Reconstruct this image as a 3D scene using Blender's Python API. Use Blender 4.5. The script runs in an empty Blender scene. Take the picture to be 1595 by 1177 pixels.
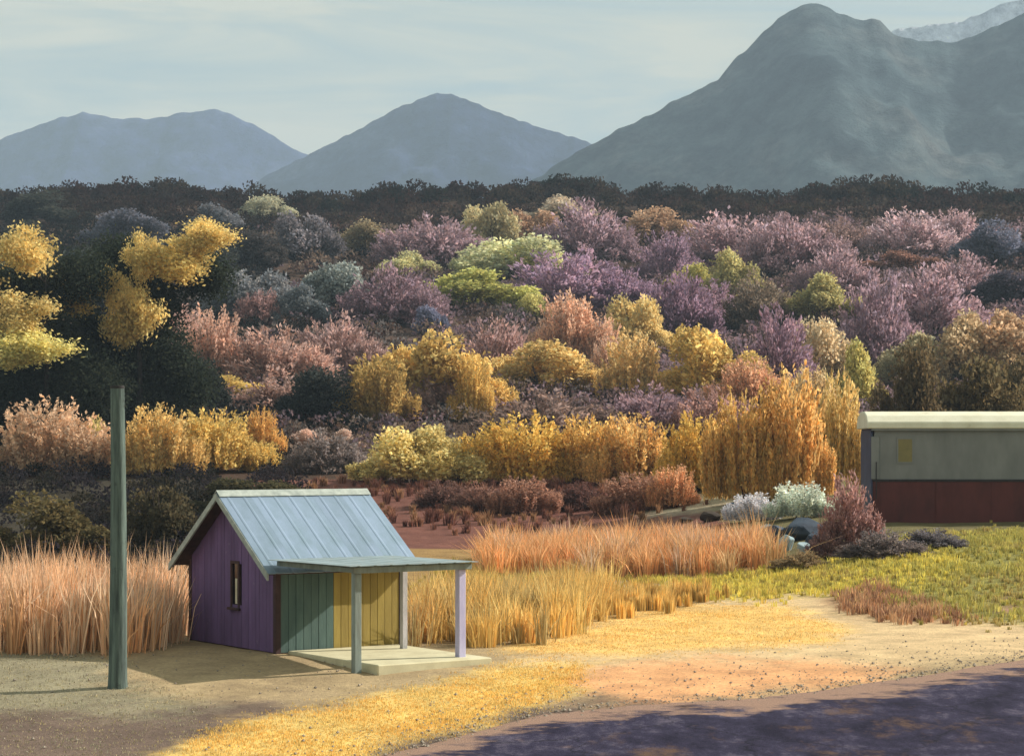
import bpy, bmesh, math, random
import numpy as np
from mathutils import Vector, Matrix

random.seed(7)
RNG = np.random.default_rng(7)
SC = bpy.context.scene
COL = SC.collection

# ------------------------------------------------------------------ camera, sky, sun, exposure
F_PX, W_PX, H_PX = 3300.0, 1595.0, 1177.0
HORIZON, CAM_Z = 700.0, 4.24
cam_data = bpy.data.cameras.new('camera')
cam = bpy.data.objects.new('camera', cam_data)
COL.objects.link(cam)
cam.location = (0, 0, CAM_Z)
cam.rotation_euler = (math.radians(90), 0, 0)
cam_data.sensor_width = 36
cam_data.lens = 36 * F_PX / W_PX
cam_data.shift_y = (HORIZON - H_PX / 2) / W_PX
cam_data.clip_start, cam_data.clip_end = 0.5, 20000
SC.camera = cam

SUN_EL = math.radians(33)
SUN_AZ = math.atan2(0.95, 0.32)          # clockwise from +Y: the sun stands to the right, a little behind the shed
SUN_DIR = Vector((math.sin(SUN_AZ) * math.cos(SUN_EL), math.cos(SUN_AZ) * math.cos(SUN_EL), math.sin(SUN_EL)))
sun_data = bpy.data.lights.new('sun', 'SUN')
sun_data.energy, sun_data.angle, sun_data.color = 5.0, math.radians(0.6), (1.0, 0.93, 0.81)
sun = bpy.data.objects.new('sun', sun_data)
COL.objects.link(sun)
sun.rotation_euler = SUN_DIR.to_track_quat('Z', 'Y').to_euler()
sun.location = (60, 20, 60)

world = bpy.data.worlds.new('World')
SC.world = world
world.use_nodes = True
wn, wl = world.node_tree.nodes, world.node_tree.links
wn.clear()
w_out = wn.new('ShaderNodeOutputWorld')
w_bg = wn.new('ShaderNodeBackground'); w_bg.inputs['Strength'].default_value = 0.1
w_sky = wn.new('ShaderNodeTexSky'); w_sky.sky_type = 'NISHITA'; w_sky.sun_disc = False
w_sky.sun_elevation, w_sky.sun_rotation = SUN_EL, SUN_AZ
w_sky.dust_density, w_sky.air_density = 2.5, 1.0
w_tc = wn.new('ShaderNodeTexCoord')
w_map = wn.new('ShaderNodeMapping'); w_map.inputs['Scale'].default_value = (2.2, 2.2, 15.0)
w_map.inputs['Rotation'].default_value = (0.0, 0.16, 0.0)
w_n = wn.new('ShaderNodeTexNoise'); w_n.inputs['Scale'].default_value = 2.2
w_n.inputs['Detail'].default_value = 9; w_n.inputs['Roughness'].default_value = 0.6; w_n.inputs['Distortion'].default_value = 0.7
w_cr = wn.new('ShaderNodeValToRGB')
w_cr.color_ramp.elements[0].position = 0.40; w_cr.color_ramp.elements[0].color = (3.1, 3.7, 3.15, 1)
w_cr.color_ramp.elements[1].position = 0.60; w_cr.color_ramp.elements[1].color = (4.8, 4.7, 3.65, 1)
w_fr = wn.new('ShaderNodeMapRange')
w_fr.inputs['From Min'].default_value = 0.25; w_fr.inputs['From Max'].default_value = 0.6
w_fr.inputs['To Min'].default_value = 0.5; w_fr.inputs['To Max'].default_value = 0.94
w_mix = wn.new('ShaderNodeMix'); w_mix.data_type = 'RGBA'
wl.new(w_tc.outputs['Generated'], w_map.inputs['Vector'])
wl.new(w_map.outputs['Vector'], w_n.inputs['Vector'])
wl.new(w_n.outputs['Fac'], w_cr.inputs['Fac'])
wl.new(w_n.outputs['Fac'], w_fr.inputs['Value'])
wl.new(w_fr.outputs['Result'], w_mix.inputs['Factor'])
wl.new(w_sky.outputs['Color'], w_mix.inputs[6])
wl.new(w_cr.outputs['Color'], w_mix.inputs[7])
wl.new(w_mix.outputs[2], w_bg.inputs['Color'])
wl.new(w_bg.outputs['Background'], w_out.inputs['Surface'])

SC.view_settings.view_transform = 'Standard'
SC.view_settings.look = 'None'
SC.view_settings.gamma = 1.0
SC.view_settings.exposure = 0.62
SC.render.engine = 'CYCLES'
SC.cycles.use_denoising = True
SC.cycles.max_bounces = 6
SC.cycles.diffuse_bounces = 2
SC.cycles.glossy_bounces = 2
SC.cycles.transmission_bounces = 3
SC.cycles.volume_bounces = 0
SC.cycles.caustics_reflective = SC.cycles.caustics_refractive = False

# ------------------------------------------------------------------ helpers
DESAT = 0.17
def lin(c, gain=1.0):
    out = []
    for v in c[:3]:
        v = v / 255.0
        v = v / 12.92 if v <= 0.04045 else ((v + 0.055) / 1.055) ** 2.4
        out.append(v * gain)
    y_ = 0.3 * out[0] + 0.55 * out[1] + 0.15 * out[2]
    out = [v + (y_ - v) * DESAT for v in out]
    k = min(1.0, 0.86 / max(max(out), 1e-6))
    return tuple(v * k for v in out)

def smooth(a, b, v):
    t = np.clip((v - a) / (b - a), 0, 1)
    return t * t * (3 - 2 * t)

def wob(x, y, s, seed=0.0):
    """cheap smooth noise, about -1..1, features of size s"""
    x = np.asarray(x) / s; y = np.asarray(y) / s
    return (np.sin(1.7 * x + 2.3 * y + seed) + np.sin(-2.9 * x + 1.3 * y + 1.7 * seed + 2) +
            np.sin(3.7 * x + 4.1 * y + 0.6 * seed + 4) * 0.6 + np.sin(6.3 * x - 5.2 * y + 2.2 * seed) * 0.4) / 3.0

PROFILE = np.array([  # distance, image row of bare ground on the view axis
    (60, 933.2), (75, 886.5), (88, 846), (100, 800), (112, 757), (125, 726), (145, 681), (170, 630), (200, 575),
    (230, 523), (260, 473), (300, 412), (340, 360), (370, 328), (392, 312)])
PY = np.concatenate([[-200, 30, 44, 52], PROFILE[:, 0], [410, 440, 500, 600, 760, 9000]])
PZ = np.concatenate([[-0.62, -0.62, 0, 0], CAM_Z + (HORIZON - PROFILE[:, 1]) * PROFILE[:, 0] / F_PX, [49.5, 46, 30, 10, -2, -2]])

def height(x, y):
    x = np.asarray(x, float); y = np.asarray(y, float)
    yy = y + 6 * wob(x, y * 0.2, 40, 1.0) * smooth(85, 160, y)
    z = np.interp(yy, PY, PZ)
    z = z + smooth(300, 380, y) * 2.2 * wob(x, y * 0.3, 28, 4.0) * (1 - smooth(430, 520, y))
    z = z + 1.36 * smooth(2.5, 15, x) * smooth(48, 69, y) * (1 - smooth(92, 125, y))       # bank the carriage stands on
    z = z + 0.035 * wob(x, y, 2.3, 2.0) * smooth(46, 52, y) + 0.012 * wob(x, y, 0.8, 5.0)
    return z

def h1(x, y): return float(height(x, y))

def ground_at(px, py):
    """where the sight line through that point of the photograph meets the terrain"""
    ys = np.concatenate([np.arange(26, 140, 0.1), np.arange(140, 405, 0.5)])
    xs = (px - W_PX / 2) / F_PX * ys
    zs = CAM_Z + (HORIZON - py) / F_PX * ys
    below = np.nonzero(zs <= height(xs, ys))[0]
    i = below[0] if len(below) else len(ys) - 1
    return Vector((float(xs[i]), float(ys[i]), h1(xs[i], ys[i])))

def at(px, py, y):
    return Vector(((px - W_PX / 2) / F_PX * y, y, CAM_Z + (HORIZON - py) / F_PX * y))

def tag(o, label=None, cat=None, group=None, kind=None):
    if label: o['label'] = label
    if cat: o['category'] = cat
    if group: o['group'] = group
    if kind: o['kind'] = kind
    return o

def link(name, data, parent=None):
    o = bpy.data.objects.new(name, data)
    COL.objects.link(o)
    if parent is not None: o.parent = parent
    return o

def empty(name, loc=(0, 0, 0), rz=0.0):
    o = link(name, None)
    o.location = loc; o.rotation_euler = (0, 0, rz); o.empty_display_size = 0.3
    return o

def mesh_np(name, verts, faces4=None, faces3=None, colors=None, mat=None, shade=False):
    """verts (N,3); faces4 (M,4) and faces3 (K,3) index arrays; colors (N,3)"""
    me = bpy.data.meshes.new(name)
    f4 = np.zeros((0, 4), int) if faces4 is None else np.asarray(faces4)
    f3 = np.zeros((0, 3), int) if faces3 is None else np.asarray(faces3)
    loops = np.concatenate([f4.ravel(), f3.ravel()]).astype(np.int32)
    tot = np.concatenate([np.full(len(f4), 4), np.full(len(f3), 3)]).astype(np.int32)
    start = np.concatenate([[0], np.cumsum(tot)[:-1]]).astype(np.int32)
    me.vertices.add(len(verts)); me.vertices.foreach_set('co', np.asarray(verts, np.float32).ravel())
    me.loops.add(len(loops)); me.loops.foreach_set('vertex_index', loops)
    me.polygons.add(len(tot)); me.polygons.foreach_set('loop_start', start)
    me.polygons.foreach_set('use_smooth', np.full(len(tot), shade, bool))
    me.update(calc_edges=True)
    if colors is not None:
        at_ = me.attributes.new('tint', 'FLOAT_COLOR', 'POINT')
        c = np.ones((len(verts), 4), np.float32); c[:, :3] = colors
        at_.data.foreach_set('color', c.ravel())
    if mat: me.materials.append(mat)
    me.validate()
    return me

class MB:
    """collects boxes, prisms and tubes into one mesh"""
    def __init__(self): self.v, self.f = [], []
    def add(self, vs, fs):
        n = len(self.v); self.v += [tuple(v) for v in vs]; self.f += [tuple(i + n for i in f) for f in fs]
        return self
    def box(self, x0, x1, y0, y1, z0, z1):
        return self.add([(x0, y0, z0), (x1, y0, z0), (x1, y1, z0), (x0, y1, z0), (x0, y0, z1), (x1, y0, z1), (x1, y1, z1), (x0, y1, z1)],
                        [(3, 2, 1, 0), (4, 5, 6, 7), (0, 1, 5, 4), (1, 2, 6, 5), (2, 3, 7, 6), (3, 0, 4, 7)])
    def hull8(self, lo, hi):
        return self.add(list(lo) + list(hi), [(3, 2, 1, 0), (4, 5, 6, 7), (0, 1, 5, 4), (1, 2, 6, 5), (2, 3, 7, 6), (3, 0, 4, 7)])
    def prism(self, pts, axis, a, b):
        """pts: 2D outline, extruded along axis 'x' (pts are y,z) or 'y' (pts are x,z) or 'z'"""
        def mk(p, t): return {'x': (t, p[0], p[1]), 'y': (p[0], t, p[1]), 'z': (p[0], p[1], t)}[axis]
        n = len(pts)
        return self.add([mk(p, a) for p in pts] + [mk(p, b) for p in pts],
                        [tuple(range(n))[::-1], tuple(range(n, 2 * n))] + [(i, (i + 1) % n, n + (i + 1) % n, n + i) for i in range(n)])
    def tube(self, path, radii, seg=8, wobble=0.0):
        n0 = len(self.v); path = [Vector(p) for p in path]
        for k, (p, r) in enumerate(zip(path, radii)):
            d = (path[min(k + 1, len(path) - 1)] - path[max(k - 1, 0)]).normalized()
            ref = Vector((1, 0, 0)) if abs(d.x) < 0.9 else Vector((0, 1, 0))
            u = d.cross(ref).normalized(); w = d.cross(u)
            for s in range(seg):
                a = 2 * math.pi * s / seg
                rr = r * (1 + wobble * random.uniform(-1, 1))
                self.v.append(tuple(p + u * math.cos(a) * rr + w * math.sin(a) * rr))
        for k in range(len(path) - 1):
            for s in range(seg):
                a, b = n0 + k * seg + s, n0 + k * seg + (s + 1) % seg
                self.f.append((a, a + seg, b + seg, b))
        self.f.append(tuple(n0 + s for s in range(seg)))
        self.f.append(tuple(n0 + (len(path) - 1) * seg + s for s in range(seg))[::-1])
        return self
    def mesh(self, name, mat, bevel=0.0, shade=False):
        me = bpy.data.meshes.new(name)
        bm = bmesh.new()
        vs = [bm.verts.new(v) for v in self.v]
        for f in self.f:
            try: bm.faces.new([vs[i] for i in f])
            except ValueError: pass
        bmesh.ops.recalc_face_normals(bm, faces=bm.faces)
        if bevel > 0:
            bmesh.ops.bevel(bm, geom=list(bm.edges), offset=bevel, segments=1, affect='EDGES', profile=0.5)
        for f in bm.faces: f.smooth = shade
        bm.to_mesh(me); bm.free()
        me.materials.append(mat)
        return me
    def build(self, name, mat, parent=None, bevel=0.0, shade=False):
        return link(name, self.mesh(name, mat, bevel, shade), parent)

# ------------------------------------------------------------------ materials
MATS = {}
def base_mat(name):
    m = bpy.data.materials.new(name); m.use_nodes = True
    n, l = m.node_tree.nodes, m.node_tree.links
    n.clear()
    o = n.new('ShaderNodeOutputMaterial')
    MATS[name] = m
    return m, n, l, o

def noise_node(n, l, scale, detail=6, rough=0.6, vec=None, stretch=None, coord='Object'):
    tc = n.new('ShaderNodeTexCoord')
    src = tc.outputs[coord]
    if stretch:
        mp = n.new('ShaderNodeMapping'); mp.inputs['Scale'].default_value = stretch
        l.new(src, mp.inputs['Vector']); src = mp.outputs['Vector']
    t = n.new('ShaderNodeTexNoise')
    t.inputs['Scale'].default_value = scale; t.inputs['Detail'].default_value = detail; t.inputs['Roughness'].default_value = rough
    l.new(src, t.inputs['Vector'])
    return t

def ramp(n, l, fac, stops):
    r = n.new('ShaderNodeValToRGB')
    els = r.color_ramp.elements
    while len(els) < len(stops): els.new(0.5)
    for e, (p, c) in zip(els, stops):
        e.position = p; e.color = (*c[:3], 1)
    l.new(fac, r.inputs['Fac'])
    return r

def mixc(n, l, mode, fac, a, b):
    m = n.new('ShaderNodeMix'); m.data_type = 'RGBA'; m.blend_type = mode
    if isinstance(fac, (int, float)): m.inputs['Factor'].default_value = fac
    else: l.new(fac, m.inputs['Factor'])
    for i, s in ((6, a), (7, b)):
        if isinstance(s, tuple): m.inputs[i].default_value = (*s[:3], 1)
        else: l.new(s, m.inputs[i])
    return m.outputs[2]

def foliage_mat(name, transl=0.35, rough_noise=True):
    m, n, l, o = base_mat(name)
    a = n.new('ShaderNodeAttribute'); a.attribute_name = 'tint'
    oi = n.new('ShaderNodeObjectInfo')
    c = mixc(n, l, 'MULTIPLY', 1.0, a.outputs['Color'], oi.outputs['Color'])
    d = n.new('ShaderNodeBsdfDiffuse'); t = n.new('ShaderNodeBsdfTranslucent')
    l.new(c, d.inputs['Color']); l.new(c, t.inputs['Color'])
    mx = n.new('ShaderNodeMixShader'); mx.inputs['Fac'].default_value = transl
    l.new(d.outputs[0], mx.inputs[1]); l.new(t.outputs[0], mx.inputs[2])
    l.new(mx.outputs[0], o.inputs['Surface'])
    return m

def surf_mat(name, col, col2=None, scale=4.0, stretch=None, rough=0.8, metallic=0.0, bump=0.2, bump_scale=None, spots=None, spec=0.3, vary=0.12, detail=8):
    """two-tone weathered surface with grain, per-object variation and optional darker stains"""
    m, n, l, o = base_mat(name)
    b = n.new('ShaderNodeBsdfPrincipled')
    b.inputs['Roughness'].default_value = rough; b.inputs['Metallic'].default_value = metallic
    b.inputs['Specular IOR Level'].default_value = spec
    t = noise_node(n, l, scale, detail, 0.65, stretch=stretch)
    c = ramp(n, l, t.outputs['Fac'], [(0.3, col), (0.7, col2 or tuple(v * 0.7 for v in col))]).outputs['Color']
    if spots:
        t2 = noise_node(n, l, spots[0], 5, 0.7)
        f = n.new('ShaderNodeMapRange'); f.inputs['From Min'].default_value = spots[1]; f.inputs['From Max'].default_value = spots[1] + 0.12
        l.new(t2.outputs['Fac'], f.inputs['Value'])
        c = mixc(n, l, 'MIX', f.outputs['Result'], c, spots[2])
    oi = n.new('ShaderNodeObjectInfo')
    v = n.new('ShaderNodeMapRange'); v.inputs['To Min'].default_value = 1 - vary; v.inputs['To Max'].default_value = 1 + vary
    l.new(oi.outputs['Random'], v.inputs['Value'])
    hs = n.new('ShaderNodeHueSaturation'); l.new(v.outputs['Result'], hs.inputs['Value']); l.new(c, hs.inputs['Color'])
    l.new(hs.outputs['Color'], b.inputs['Base Color'])
    tb = noise_node(n, l, bump_scale or scale * 4, 6, 0.7, stretch=stretch)
    bp = n.new('ShaderNodeBump'); bp.inputs['Strength'].default_value = bump; bp.inputs['Distance'].default_value = 0.02
    l.new(tb.outputs['Fac'], bp.inputs['Height']); l.new(bp.outputs['Normal'], b.inputs['Normal'])
    l.new(b.outputs[0], o.inputs['Surface'])
    return m

M_LEAF = foliage_mat('leaf', 0.5)
M_BLADE = foliage_mat('grass_blade', 0.30)
M_BARK = surf_mat('bark', lin((96, 80, 70)), lin((60, 48, 42)), 6, (1, 1, 0.2), 0.95, bump=0.6)
M_TRUNK = surf_mat('teal_bark', lin((104, 124, 116)), lin((44, 54, 54)), 7, (1.6, 1.6, 0.14), 0.9, bump=1.0, bump_scale=9, spots=(1.6, 0.58, lin((38, 42, 44))))
M_DARKBARK = surf_mat('dark_bark', lin((66, 58, 54)), lin((38, 34, 34)), 6, (1, 1, 0.2), 0.95, bump=0.8)
M_REDBARK = surf_mat('red_bark', lin((176, 104, 82)), lin((120, 62, 52)), 3, (1, 1, 0.15), 0.9, bump=0.5)

# ground: tint attribute holds the soil / grass colour of each place; grain and clods come from noise
M_GROUND, n, l, o = base_mat('ground_soil')
b = n.new('ShaderNodeBsdfPrincipled'); b.inputs['Roughness'].default_value = 0.95; b.inputs['Specular IOR Level'].default_value = 0.1
a = n.new('ShaderNodeAttribute'); a.attribute_name = 'tint'
t1 = noise_node(n, l, 0.9, 10, 0.68); t2 = noise_node(n, l, 14, 6, 0.7); t3 = noise_node(n, l, 60, 3, 0.7)
r1 = ramp(n, l, t1.outputs['Fac'], [(0.28, (0.66, 0.64, 0.64)), (0.72, (1.28, 1.27, 1.24))])
r2 = ramp(n, l, t2.outputs['Fac'], [(0.3, (0.72, 0.72, 0.74)), (0.7, (1.25, 1.24, 1.2))])
c = mixc(n, l, 'MULTIPLY', 1.0, a.outputs['Color'], r1.outputs['Color'])
c = mixc(n, l, 'MULTIPLY', 1.0, c, r2.outputs['Color'])
l.new(c, b.inputs['Base Color'])
ad = n.new('ShaderNodeMath'); ad.operation = 'MULTIPLY_ADD'; ad.inputs[1].default_value = 0.4
l.new(t3.outputs['Fac'], ad.inputs[0]); l.new(t2.outputs['Fac'], ad.inputs[2])
bp = n.new('ShaderNodeBump'); bp.inputs['Strength'].default_value = 0.7; bp.inputs['Distance'].default_value = 0.06
l.new(ad.outputs[0], bp.inputs['Height']); l.new(bp.outputs['Normal'], b.inputs['Normal'])
l.new(b.outputs[0], o.inputs['Surface'])

# asphalt with violet shadow painted into its tone, worn tracks, patches of rust-coloured dirt and a few cracks
M_ROAD, n, l, o = base_mat('worn_shaded_asphalt')
b = n.new('ShaderNodeBsdfPrincipled'); b.inputs['Roughness'].default_value = 0.95; b.inputs['Specular IOR Level'].default_value = 0.12
t1 = noise_node(n, l, 1.1, 12, 0.78, stretch=(0.9, 0.5, 1)); t2 = noise_node(n, l, 0.7, 11, 0.75, stretch=(0.8, 0.5, 1)); t3 = noise_node(n, l, 55, 5, 0.85)
c1 = ramp(n, l, t1.outputs['Fac'], [(0.38, lin((26, 22, 46))), (0.52, lin((48, 44, 70))), (0.66, lin((96, 88, 108)))])
f = n.new('ShaderNodeMapRange'); f.inputs['From Min'].default_value = 0.54; f.inputs['From Max'].default_value = 0.66; l.new(t2.outputs['Fac'], f.inputs['Value'])
c = mixc(n, l, 'MIX', f.outputs['Result'], c1.outputs['Color'], lin((98, 72, 56)))
tc = n.new('ShaderNodeTexCoord'); tw = noise_node(n, l, 1.6, 5, 0.6)
mw = mixc(n, l, 'ADD', 1.0, tc.outputs['Object'], tw.outputs['Color'])
vo = n.new('ShaderNodeTexVoronoi'); vo.feature = 'DISTANCE_TO_EDGE'; vo.inputs['Scale'].default_value = 0.23; l.new(mw, vo.inputs['Vector'])
cr = ramp(n, l, vo.outputs['Distance'], [(0.003, (0.4, 0.4, 0.42)), (0.010, (1, 1, 1))])
c = mixc(n, l, 'MULTIPLY', 0.8, c, cr.outputs['Color'])
ea = n.new('ShaderNodeAttribute'); ea.attribute_name = 'tint'
en = noise_node(n, l, 1.3, 9, 0.7, stretch=(0.45, 0.9, 1))
em = n.new('ShaderNodeMath'); em.operation = 'MULTIPLY_ADD'; em.inputs[1].default_value = 2.8; em.inputs[2].default_value = -1.4
l.new(en.outputs['Fac'], em.inputs[0])
es = n.new('ShaderNodeMath'); es.operation = 'ADD'; l.new(em.outputs[0], es.inputs[0]); l.new(ea.outputs['Fac'], es.inputs[1])
er = n.new('ShaderNodeMapRange'); er.inputs['From Min'].default_value = 0.34; er.inputs['From Max'].default_value = 0.62; l.new(es.outputs[0], er.inputs['Value'])
c = mixc(n, l, 'MIX', er.outputs['Result'], c, lin((150, 118, 100)))
r3 = ramp(n, l, t3.outputs['Fac'], [(0.36, (0.45, 0.45, 0.46)), (0.64, (1.6, 1.58, 1.56))])
c = mixc(n, l, 'MULTIPLY', 1.0, c, r3.outputs['Color'])
l.new(c, b.inputs['Base Color'])
bp = n.new('ShaderNodeBump'); bp.inputs['Strength'].default_value = 0.7; bp.inputs['Distance'].default_value = 0.02
l.new(t3.outputs['Fac'], bp.inputs['Height']); l.new(bp.outputs['Normal'], b.inputs['Normal'])
l.new(b.outputs[0], o.inputs['Surface'])

M_PURPLE = surf_mat('purple_paint', lin((120, 90, 144)), lin((96, 72, 118)), 3, (1, 1, 0.25), 0.8, bump=0.5, bump_scale=22, spots=(7, 0.64, lin((146, 128, 150))), vary=0.10)
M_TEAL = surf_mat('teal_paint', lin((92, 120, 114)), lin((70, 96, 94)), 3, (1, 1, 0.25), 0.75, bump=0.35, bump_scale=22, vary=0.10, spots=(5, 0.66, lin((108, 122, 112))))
M_SUNLIT_MUSTARD = surf_mat('sunlit_mustard', lin((176, 150, 52)), lin((150, 126, 44)), 3, (1, 1, 0.25), 0.8, bump=0.4, bump_scale=22, vary=0.10, spots=(5, 0.66, lin((150, 136, 84))))
M_DARKTRIM = surf_mat('dark_brown_trim', lin((86, 58, 56)), lin((56, 38, 38)), 5, None, 0.8)
M_PALETRIM = surf_mat('pale_grey_trim', lin((176, 184, 176)), lin((130, 140, 136)), 5, None, 0.75, spots=(6, 0.64, lin((96, 88, 80))))
M_CORE = surf_mat('shed_core', lin((46, 38, 40)), lin((34, 28, 30)), 4)
M_ROOF = surf_mat('blue_grey_steel', lin((140, 162, 194)), lin((110, 136, 152)), 1.3, (0.5, 1, 1), 0.45, metallic=0.25, bump=0.05, spots=(2.4, 0.66, lin((104, 126, 128))), spec=0.5, vary=0.12)
M_ROOF2 = surf_mat('porch_steel', lin((158, 178, 186)), lin((128, 146, 148)), 1.3, None, 0.5, metallic=0.2, bump=0.08, spots=(1.8, 0.56, lin((170, 148, 122))), spec=0.4, vary=0.08)
M_POST = surf_mat('grey_green_post', lin((144, 162, 158)), lin((108, 114, 108)), 5, (1, 1, 0.2), 0.8, bump=0.4)
M_LAVENDER = surf_mat('lavender_paint', lin((200, 196, 236)), lin((172, 168, 214)), 5, (1, 1, 0.3), 0.65, bump=0.2)
M_WHITEPOST = surf_mat('white_paint', lin((206, 200, 208)), lin((150, 150, 152)), 5, (1, 1, 0.3), 0.7, bump=0.2)
M_SLAB = surf_mat('cream_concrete', lin((214, 206, 166)), lin((188, 178, 140)), 2.5, None, 0.85, bump=0.2, bump_scale=30, spots=(2.2, 0.62, lin((160, 146, 116))))
M_GLASS = surf_mat('dark_glass', lin((22, 20, 24)), lin((30, 26, 30)), 2, None, 0.08, bump=0.0, spec=0.5)
M_CURTAIN = surf_mat('pale_curtain', lin((226, 216, 186)), lin((206, 190, 156)), 6, None, 0.9)
M_COACHGREY = surf_mat('coach_grey', lin((136, 138, 136)), lin((112, 114, 114)), 1.2, (1, 1, 0.4), 0.55, bump=0.05, spots=(2.0, 0.66, lin((92, 88, 84))), vary=0.05)
M_COACHRED = surf_mat('coach_maroon', lin((104, 42, 38)), lin((78, 30, 28)), 1.5, (1, 1, 0.4), 0.55, bump=0.06, spots=(2.6, 0.64, lin((60, 32, 28))), vary=0.05)
M_COACHSHADE = surf_mat('coach_end_shade', lin((70, 78, 112)), lin((48, 52, 78)), 1.5, None, 0.6)
M_CREAM = surf_mat('coach_cream', lin((236, 232, 206)), lin((214, 208, 178)), 1.5, None, 0.6, spots=(1.5, 0.66, lin((170, 160, 132))))
M_IRON = surf_mat('dark_iron', lin((52, 48, 50)), lin((36, 32, 32)), 4, None, 0.7)
M_AMBER = surf_mat('amber_pane', lin((138, 124, 56)), lin((116, 104, 46)), 3, None, 0.3, bump=0.0, spec=0.5)
M_ROCKBLUE = surf_mat('blue_rock', lin((66, 84, 104)), lin((38, 46, 62)), 2.2, None, 0.85, bump=0.8, bump_scale=6)
M_ROCKPALE = surf_mat('pale_rock', lin((172, 198, 206)), lin((118, 144, 156)), 2.2, None, 0.85, bump=0.6, bump_scale=6)
M_ROCKDARK = surf_mat('dark_rock', lin((74, 60, 48)), lin((48, 38, 32)), 2.2, None, 0.9, bump=0.8, bump_scale=6)
M_STONE = surf_mat('pebble', lin((186, 170, 148)), lin((120, 108, 102)), 5, None, 0.9, bump=0.4)

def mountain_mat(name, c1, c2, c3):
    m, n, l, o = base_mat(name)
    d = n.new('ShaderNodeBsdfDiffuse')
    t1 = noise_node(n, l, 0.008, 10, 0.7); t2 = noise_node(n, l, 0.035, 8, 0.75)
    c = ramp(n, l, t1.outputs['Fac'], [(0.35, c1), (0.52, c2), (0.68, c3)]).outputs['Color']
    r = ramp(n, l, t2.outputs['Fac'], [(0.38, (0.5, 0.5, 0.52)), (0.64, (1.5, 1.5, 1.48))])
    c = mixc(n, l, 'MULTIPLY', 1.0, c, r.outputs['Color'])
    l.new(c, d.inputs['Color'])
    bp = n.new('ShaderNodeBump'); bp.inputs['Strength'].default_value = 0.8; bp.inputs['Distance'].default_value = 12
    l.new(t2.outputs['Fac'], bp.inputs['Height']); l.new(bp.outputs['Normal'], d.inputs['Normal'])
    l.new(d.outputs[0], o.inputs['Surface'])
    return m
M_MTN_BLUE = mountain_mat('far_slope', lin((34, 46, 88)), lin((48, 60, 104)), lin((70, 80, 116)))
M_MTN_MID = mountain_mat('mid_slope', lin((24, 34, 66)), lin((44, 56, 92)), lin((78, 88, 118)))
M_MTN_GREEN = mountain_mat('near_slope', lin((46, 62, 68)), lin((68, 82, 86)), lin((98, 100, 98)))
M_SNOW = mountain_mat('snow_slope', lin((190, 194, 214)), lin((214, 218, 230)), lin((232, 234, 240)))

# ------------------------------------------------------------------ ground
def world_poly(pts): return np.array([ground_at(*p)[:2] for p in pts])
def inside(poly, x, y):
    r = np.zeros(x.shape, bool); n_ = len(poly)
    for i in range(n_):
        x0, y0 = poly[i]; x1, y1 = poly[(i + 1) % n_]
        if y0 == y1: continue
        c_ = ((y0 > y) != (y1 > y)) & (x < (x1 - x0) * (y - y0) / (y1 - y0) + x0)
        r ^= c_
    return r

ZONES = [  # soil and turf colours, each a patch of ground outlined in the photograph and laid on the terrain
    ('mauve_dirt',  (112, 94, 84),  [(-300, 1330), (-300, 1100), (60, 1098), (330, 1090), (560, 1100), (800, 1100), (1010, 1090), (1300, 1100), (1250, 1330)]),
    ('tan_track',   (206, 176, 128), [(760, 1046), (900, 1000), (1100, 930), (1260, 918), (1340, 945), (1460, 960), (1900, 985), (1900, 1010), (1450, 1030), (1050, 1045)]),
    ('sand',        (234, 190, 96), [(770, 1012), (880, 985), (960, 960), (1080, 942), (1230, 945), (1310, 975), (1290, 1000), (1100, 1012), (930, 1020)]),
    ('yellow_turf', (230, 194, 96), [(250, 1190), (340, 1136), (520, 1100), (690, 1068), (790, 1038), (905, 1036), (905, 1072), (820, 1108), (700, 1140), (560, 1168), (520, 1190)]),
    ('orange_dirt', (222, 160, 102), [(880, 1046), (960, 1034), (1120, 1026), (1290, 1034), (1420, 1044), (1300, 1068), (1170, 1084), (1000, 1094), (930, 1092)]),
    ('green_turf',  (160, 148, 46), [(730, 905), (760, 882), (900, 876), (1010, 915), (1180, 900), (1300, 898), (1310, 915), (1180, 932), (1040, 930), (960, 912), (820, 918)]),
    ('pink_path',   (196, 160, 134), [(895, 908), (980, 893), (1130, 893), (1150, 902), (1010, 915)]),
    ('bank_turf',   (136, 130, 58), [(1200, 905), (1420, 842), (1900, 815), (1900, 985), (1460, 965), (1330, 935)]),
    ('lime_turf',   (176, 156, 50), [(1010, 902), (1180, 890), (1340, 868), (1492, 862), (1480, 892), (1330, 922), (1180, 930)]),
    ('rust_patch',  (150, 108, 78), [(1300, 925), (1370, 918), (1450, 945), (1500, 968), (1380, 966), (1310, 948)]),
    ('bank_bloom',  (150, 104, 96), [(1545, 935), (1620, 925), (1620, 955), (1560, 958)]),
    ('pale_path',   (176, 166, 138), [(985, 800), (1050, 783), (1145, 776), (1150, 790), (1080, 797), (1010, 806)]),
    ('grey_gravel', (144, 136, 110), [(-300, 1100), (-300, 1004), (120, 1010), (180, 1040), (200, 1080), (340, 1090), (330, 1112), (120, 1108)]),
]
ZONE_POLY = [(lin(c_, 1.12), world_poly(p_)) for _, c_, p_ in ZONES]

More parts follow.
